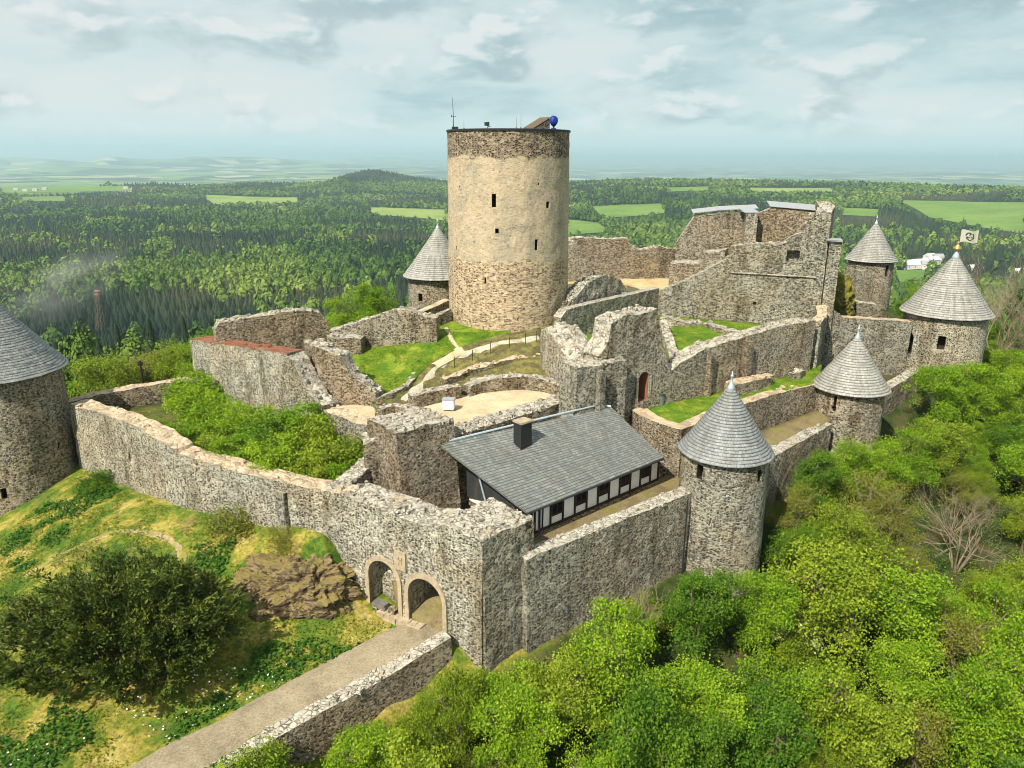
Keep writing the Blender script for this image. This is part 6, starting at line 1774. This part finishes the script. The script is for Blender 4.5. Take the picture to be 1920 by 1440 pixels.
# wooden lookout tower rising from the forest with drifting smoke
p = P(183, 592, -95) ; pg = Vector((p.x, p.y, zg(p.x, p.y)))
top = PW(183, 553, (p.x - 1, p.y), (p.x + 1, p.y))
t = thing('lookout_tower', 'wooden lookout tower with reddish platform rising from the forest', 'tower', pg)
for sx in (-1, 1):
    for sy in (-1, 1):
        mb = MB(); mb.tube([pg + Vector((sx * 2.6, sy * 2.6, 0)), Vector((top.x + sx * 1.1, top.y + sy * 1.1, top.z))], [.3, .22], 6); mb.build('leg', M['wood'], t)
mb = MB()
for k in range(5):
    f0, f1 = k / 5, (k + 1) / 5
    for sx in (-1, 1):
        a = pg.lerp(top, f0); b = pg.lerp(top, f1); w0 = 2.6 - 1.5 * f0; w1 = 2.6 - 1.5 * f1
        mb.tube([a + Vector((-w0 * sx, -w0, 0)), b + Vector((w1 * sx, -w1, 0))], .2, 5); mb.tube([a + Vector((w0 * sx, -w0, 0)), b + Vector((w1 * sx, w1, 0))], .2, 5)
mb.build('bracing', M['wood'], t)
mb = MB(); mb.box(top + Vector((0, 0, .2)), (3.4, 3.4, .4)); mb.build('platform', M['wood_red'], t)
mb = MB()
for sx in (-1, 1): mb.box(top + Vector((sx * 1.6, 0, 1.0)), (.2, 3.2, 1.1)); mb.box(top + Vector((0, sx * 1.6, 1.0)), (3.2, .2, 1.1))
mb.build('railing', M['wood_red'], t)
mb = MB(); mb.add([top + Vector((a * 2.0, b * 2.0, 2.8)) for a, b in ((-1, -1), (1, -1), (1, 1), (-1, 1))] + [top + Vector((0, 0, 3.8))], [(0, 1, 4), (1, 2, 4), (2, 3, 4), (3, 0, 4), (3, 2, 1, 0)]); mb.build('roof', M['wood_red'], t)

# old signpost by the trees outside the back wall
p = PW(268, 716, (-41, 70.2), (-31, 76.2)); zs_ = zg(p.x, p.y)
t = thing('signpost', 'dark weathered post standing outside the back wall', 'post', (p.x, p.y, zs_))
mb = MB(); mb.tube([(p.x, p.y, zs_ - .3), (p.x, p.y, p.z + 2.2)], [.13, .10], 8); mb.build('post', M['timber'], t)
mb = MB(); mb.box((p.x, p.y, p.z + 1.9), (.5, .12, .35), .3); mb.box((p.x + .1, p.y, p.z + 1.3), (.35, .1, .2), -.2); mb.build('board', M['timber'], t)

# smoke drifting over the forest
mv = bpy.data.materials.new('smoke'); mv.use_nodes = True; nt = mv.node_tree; g = NT(nt)
nt.nodes.remove(nt.nodes['Principled BSDF'])
pv = g.n('ShaderNodeVolumePrincipled'); pv.inputs['Color'].default_value = (.93, .93, .88, 1); pv.inputs['Anisotropy'].default_value = .1
tc = g.n('ShaderNodeTexCoord').outputs['Object']
ln = g.n('ShaderNodeVectorMath'); ln.operation = 'LENGTH'; g.l(tc, ln.inputs[0])
fall = g.sstep(ln.outputs['Value'], 1., .25)
ns = g.noise(g.scale(tc, (1.2, 1.2, 1.2)), 1.7, 5, .6)
g.l(g.math('MULTIPLY', g.math('MULTIPLY', fall, g.sstep(ns, .42, .75)), .020), pv.inputs['Density'])
g.l(pv.outputs[0], nt.nodes['Material Output'].inputs['Volume'])
bm = bmesh.new(); bmesh.ops.create_icosphere(bm, subdivisions=3, radius=1)
me = bpy.data.meshes.new('smoke_plume'); bm.to_mesh(me); bm.free(); me.materials.append(mv)
o = bpy.data.objects.new('smoke_plume', me); link(o)
a = P(110, 545, -70)
o.location = (a.x, a.y, -66); o.scale = (62, 34, 26); o.rotation_euler = (0, -.38, .2)
tag(o, 'thin pale smoke drifting over the forest at the left', 'smoke', None, 'stuff')

# the air of the whole view
mh = bpy.data.materials.new('haze'); mh.use_nodes = True; nt = mh.node_tree; g = NT(nt)
nt.nodes.remove(nt.nodes['Principled BSDF'])
pv = g.n('ShaderNodeVolumePrincipled'); pv.inputs['Color'].default_value = (.68, .93, 1.0, 1); pv.inputs['Density'].default_value = 9.5e-5; pv.inputs['Anisotropy'].default_value = .2
g.l(pv.outputs[0], nt.nodes['Material Output'].inputs['Volume'])
zb = float(GZ.min()) - 1.0
mb = MB(); mb.box((0, 0, (zb + 60) / 2), (140000, 140000, 60 - zb))
hz = mb.build('haze', mh); hz['kind'] = 'stuff'
print('ground lowest', zb)

# ================================================================== LIGHT AND SKY
SUN_AZ = math.atan2(-.80, -.60)      # direction towards the sun, from +x
SUN_EL = D2R(46)
sd = bpy.data.lights.new('sun', 'SUN'); sd.energy = 4.6; sd.angle = D2R(.55); sd.color = (1., .93, .80)
so = bpy.data.objects.new('sun', sd); link(so)
sv = Vector((math.cos(SUN_AZ) * math.cos(SUN_EL), math.sin(SUN_AZ) * math.cos(SUN_EL), math.sin(SUN_EL)))
so.rotation_euler = sv.to_track_quat('Z', 'Y').to_euler()
so.location = (0, 0, 120)
w = bpy.data.worlds.new('World'); bpy.context.scene.world = w; w.use_nodes = True
nt = w.node_tree; g = NT(nt)
for n_ in list(nt.nodes): nt.nodes.remove(n_)
sky = g.n('ShaderNodeTexSky'); sky.sky_type = 'NISHITA'; sky.sun_disc = False
sky.sun_elevation = SUN_EL; sky.sun_rotation = math.pi / 2 - SUN_AZ; sky.altitude = 600
bg1 = g.n('ShaderNodeBackground'); bg1.inputs['Strength'].default_value = .10
g.l(sky.outputs[0], bg1.inputs['Color'])
tc = g.n('ShaderNodeTexCoord'); d = tc.outputs['Generated']
dx, dy, dz = g.sep(d)
el = g.math('MAXIMUM', dz, 0.)
wq = warp(g, g.scale(d, (1, 1, 2.3)), .05, 9.)
def clouds(vec):
    return g.noise(vec, 7.5, 6, .52)
body = clouds(wq)
# the same layer sampled a little higher up tells a cloud's lit crown from its shaded base
off = g.n('ShaderNodeVectorMath'); off.operation = 'ADD'; g.l(wq, off.inputs[0]); off.inputs[1].default_value = (-.008, 0, .035)
rim = g.math('SUBTRACT', body, clouds(off.outputs[0]))
fade = g.sstep(el, .01, .06)
base = g.ramp(el, [(0., (.37, .52, .54)), (.03, (.46, .575, .58)), (.10, (.42, .53, .54)), (.22, (.43, .52, .535)), (.5, (.42, .50, .53))])
big = g.noise(g.scale(wq, (.8, .8, 1.3)), 3.6, 6, .55)
col = g.mix(g.math('MULTIPLY', g.math('MULTIPLY', g.sstep(big, .42, .62), .75), fade), base, (.535, .575, .57))
soft = g.sstep(big, .47, .33)
col = g.mix(g.math('MULTIPLY', g.math('MULTIPLY', soft, .85), fade), col, (.30, .42, .45))
thick = g.sstep(body, .45, .60)
dark = g.math('MULTIPLY', thick, g.sstep(rim, .08, -.06))
col = g.mix(g.math('MULTIPLY', g.math('MULTIPLY', dark, .72), fade), col, (.25, .355, .385))
lit = g.math('MULTIPLY', g.sstep(rim, .01, .10), g.sstep(body, .48, .56))
col = g.mix(g.math('MULTIPLY', g.math('MULTIPLY', lit, .5), fade), col, (.62, .62, .605))
hole = g.math('MULTIPLY', g.sstep(big, .36, .28), g.sstep(el, .12, .2))
col = g.mix(g.math('MULTIPLY', hole, .6), col, (.2, .36, .46))
warmside = g.math('MULTIPLY', g.sstep(g.math('MULTIPLY', dx, -1.), .05, .65), g.sstep(el, .0, .2))
col = g.mix(g.math('MULTIPLY', warmside, .35), col, (.62, .60, .585))
bg2 = g.n('ShaderNodeBackground'); bg2.inputs['Strength'].default_value = 1.0
g.l(g.mix(1., col, (.86, .87, .875), 'MULTIPLY'), bg2.inputs['Color'])
cover = g.sstep(g.noise(wq, .7, 5, .6), .30, .40)
ms = g.n('ShaderNodeMixShader'); g.l(g.math('ADD', .35, g.math('MULTIPLY', cover, .65)), ms.inputs[0])
g.l(bg1.outputs[0], ms.inputs[1]); g.l(bg2.outputs[0], ms.inputs[2])
out = g.n('ShaderNodeOutputWorld'); g.l(ms.outputs[0], out.inputs['Surface'])

sc = bpy.context.scene
sc.view_settings.view_transform = 'Standard'; sc.view_settings.look = 'None'
sc.view_settings.exposure = 0.70; sc.view_settings.gamma = 1.0
sc.cycles.use_denoising = True; sc.cycles.filter_width = 1.0
sc.cycles.max_bounces = 6; sc.cycles.diffuse_bounces = 3; sc.cycles.transmission_bounces = 3; sc.cycles.transparent_max_bounces = 6; sc.cycles.volume_bounces = 0
sc.cycles.use_adaptive_sampling = True; sc.cycles.adaptive_threshold = .015
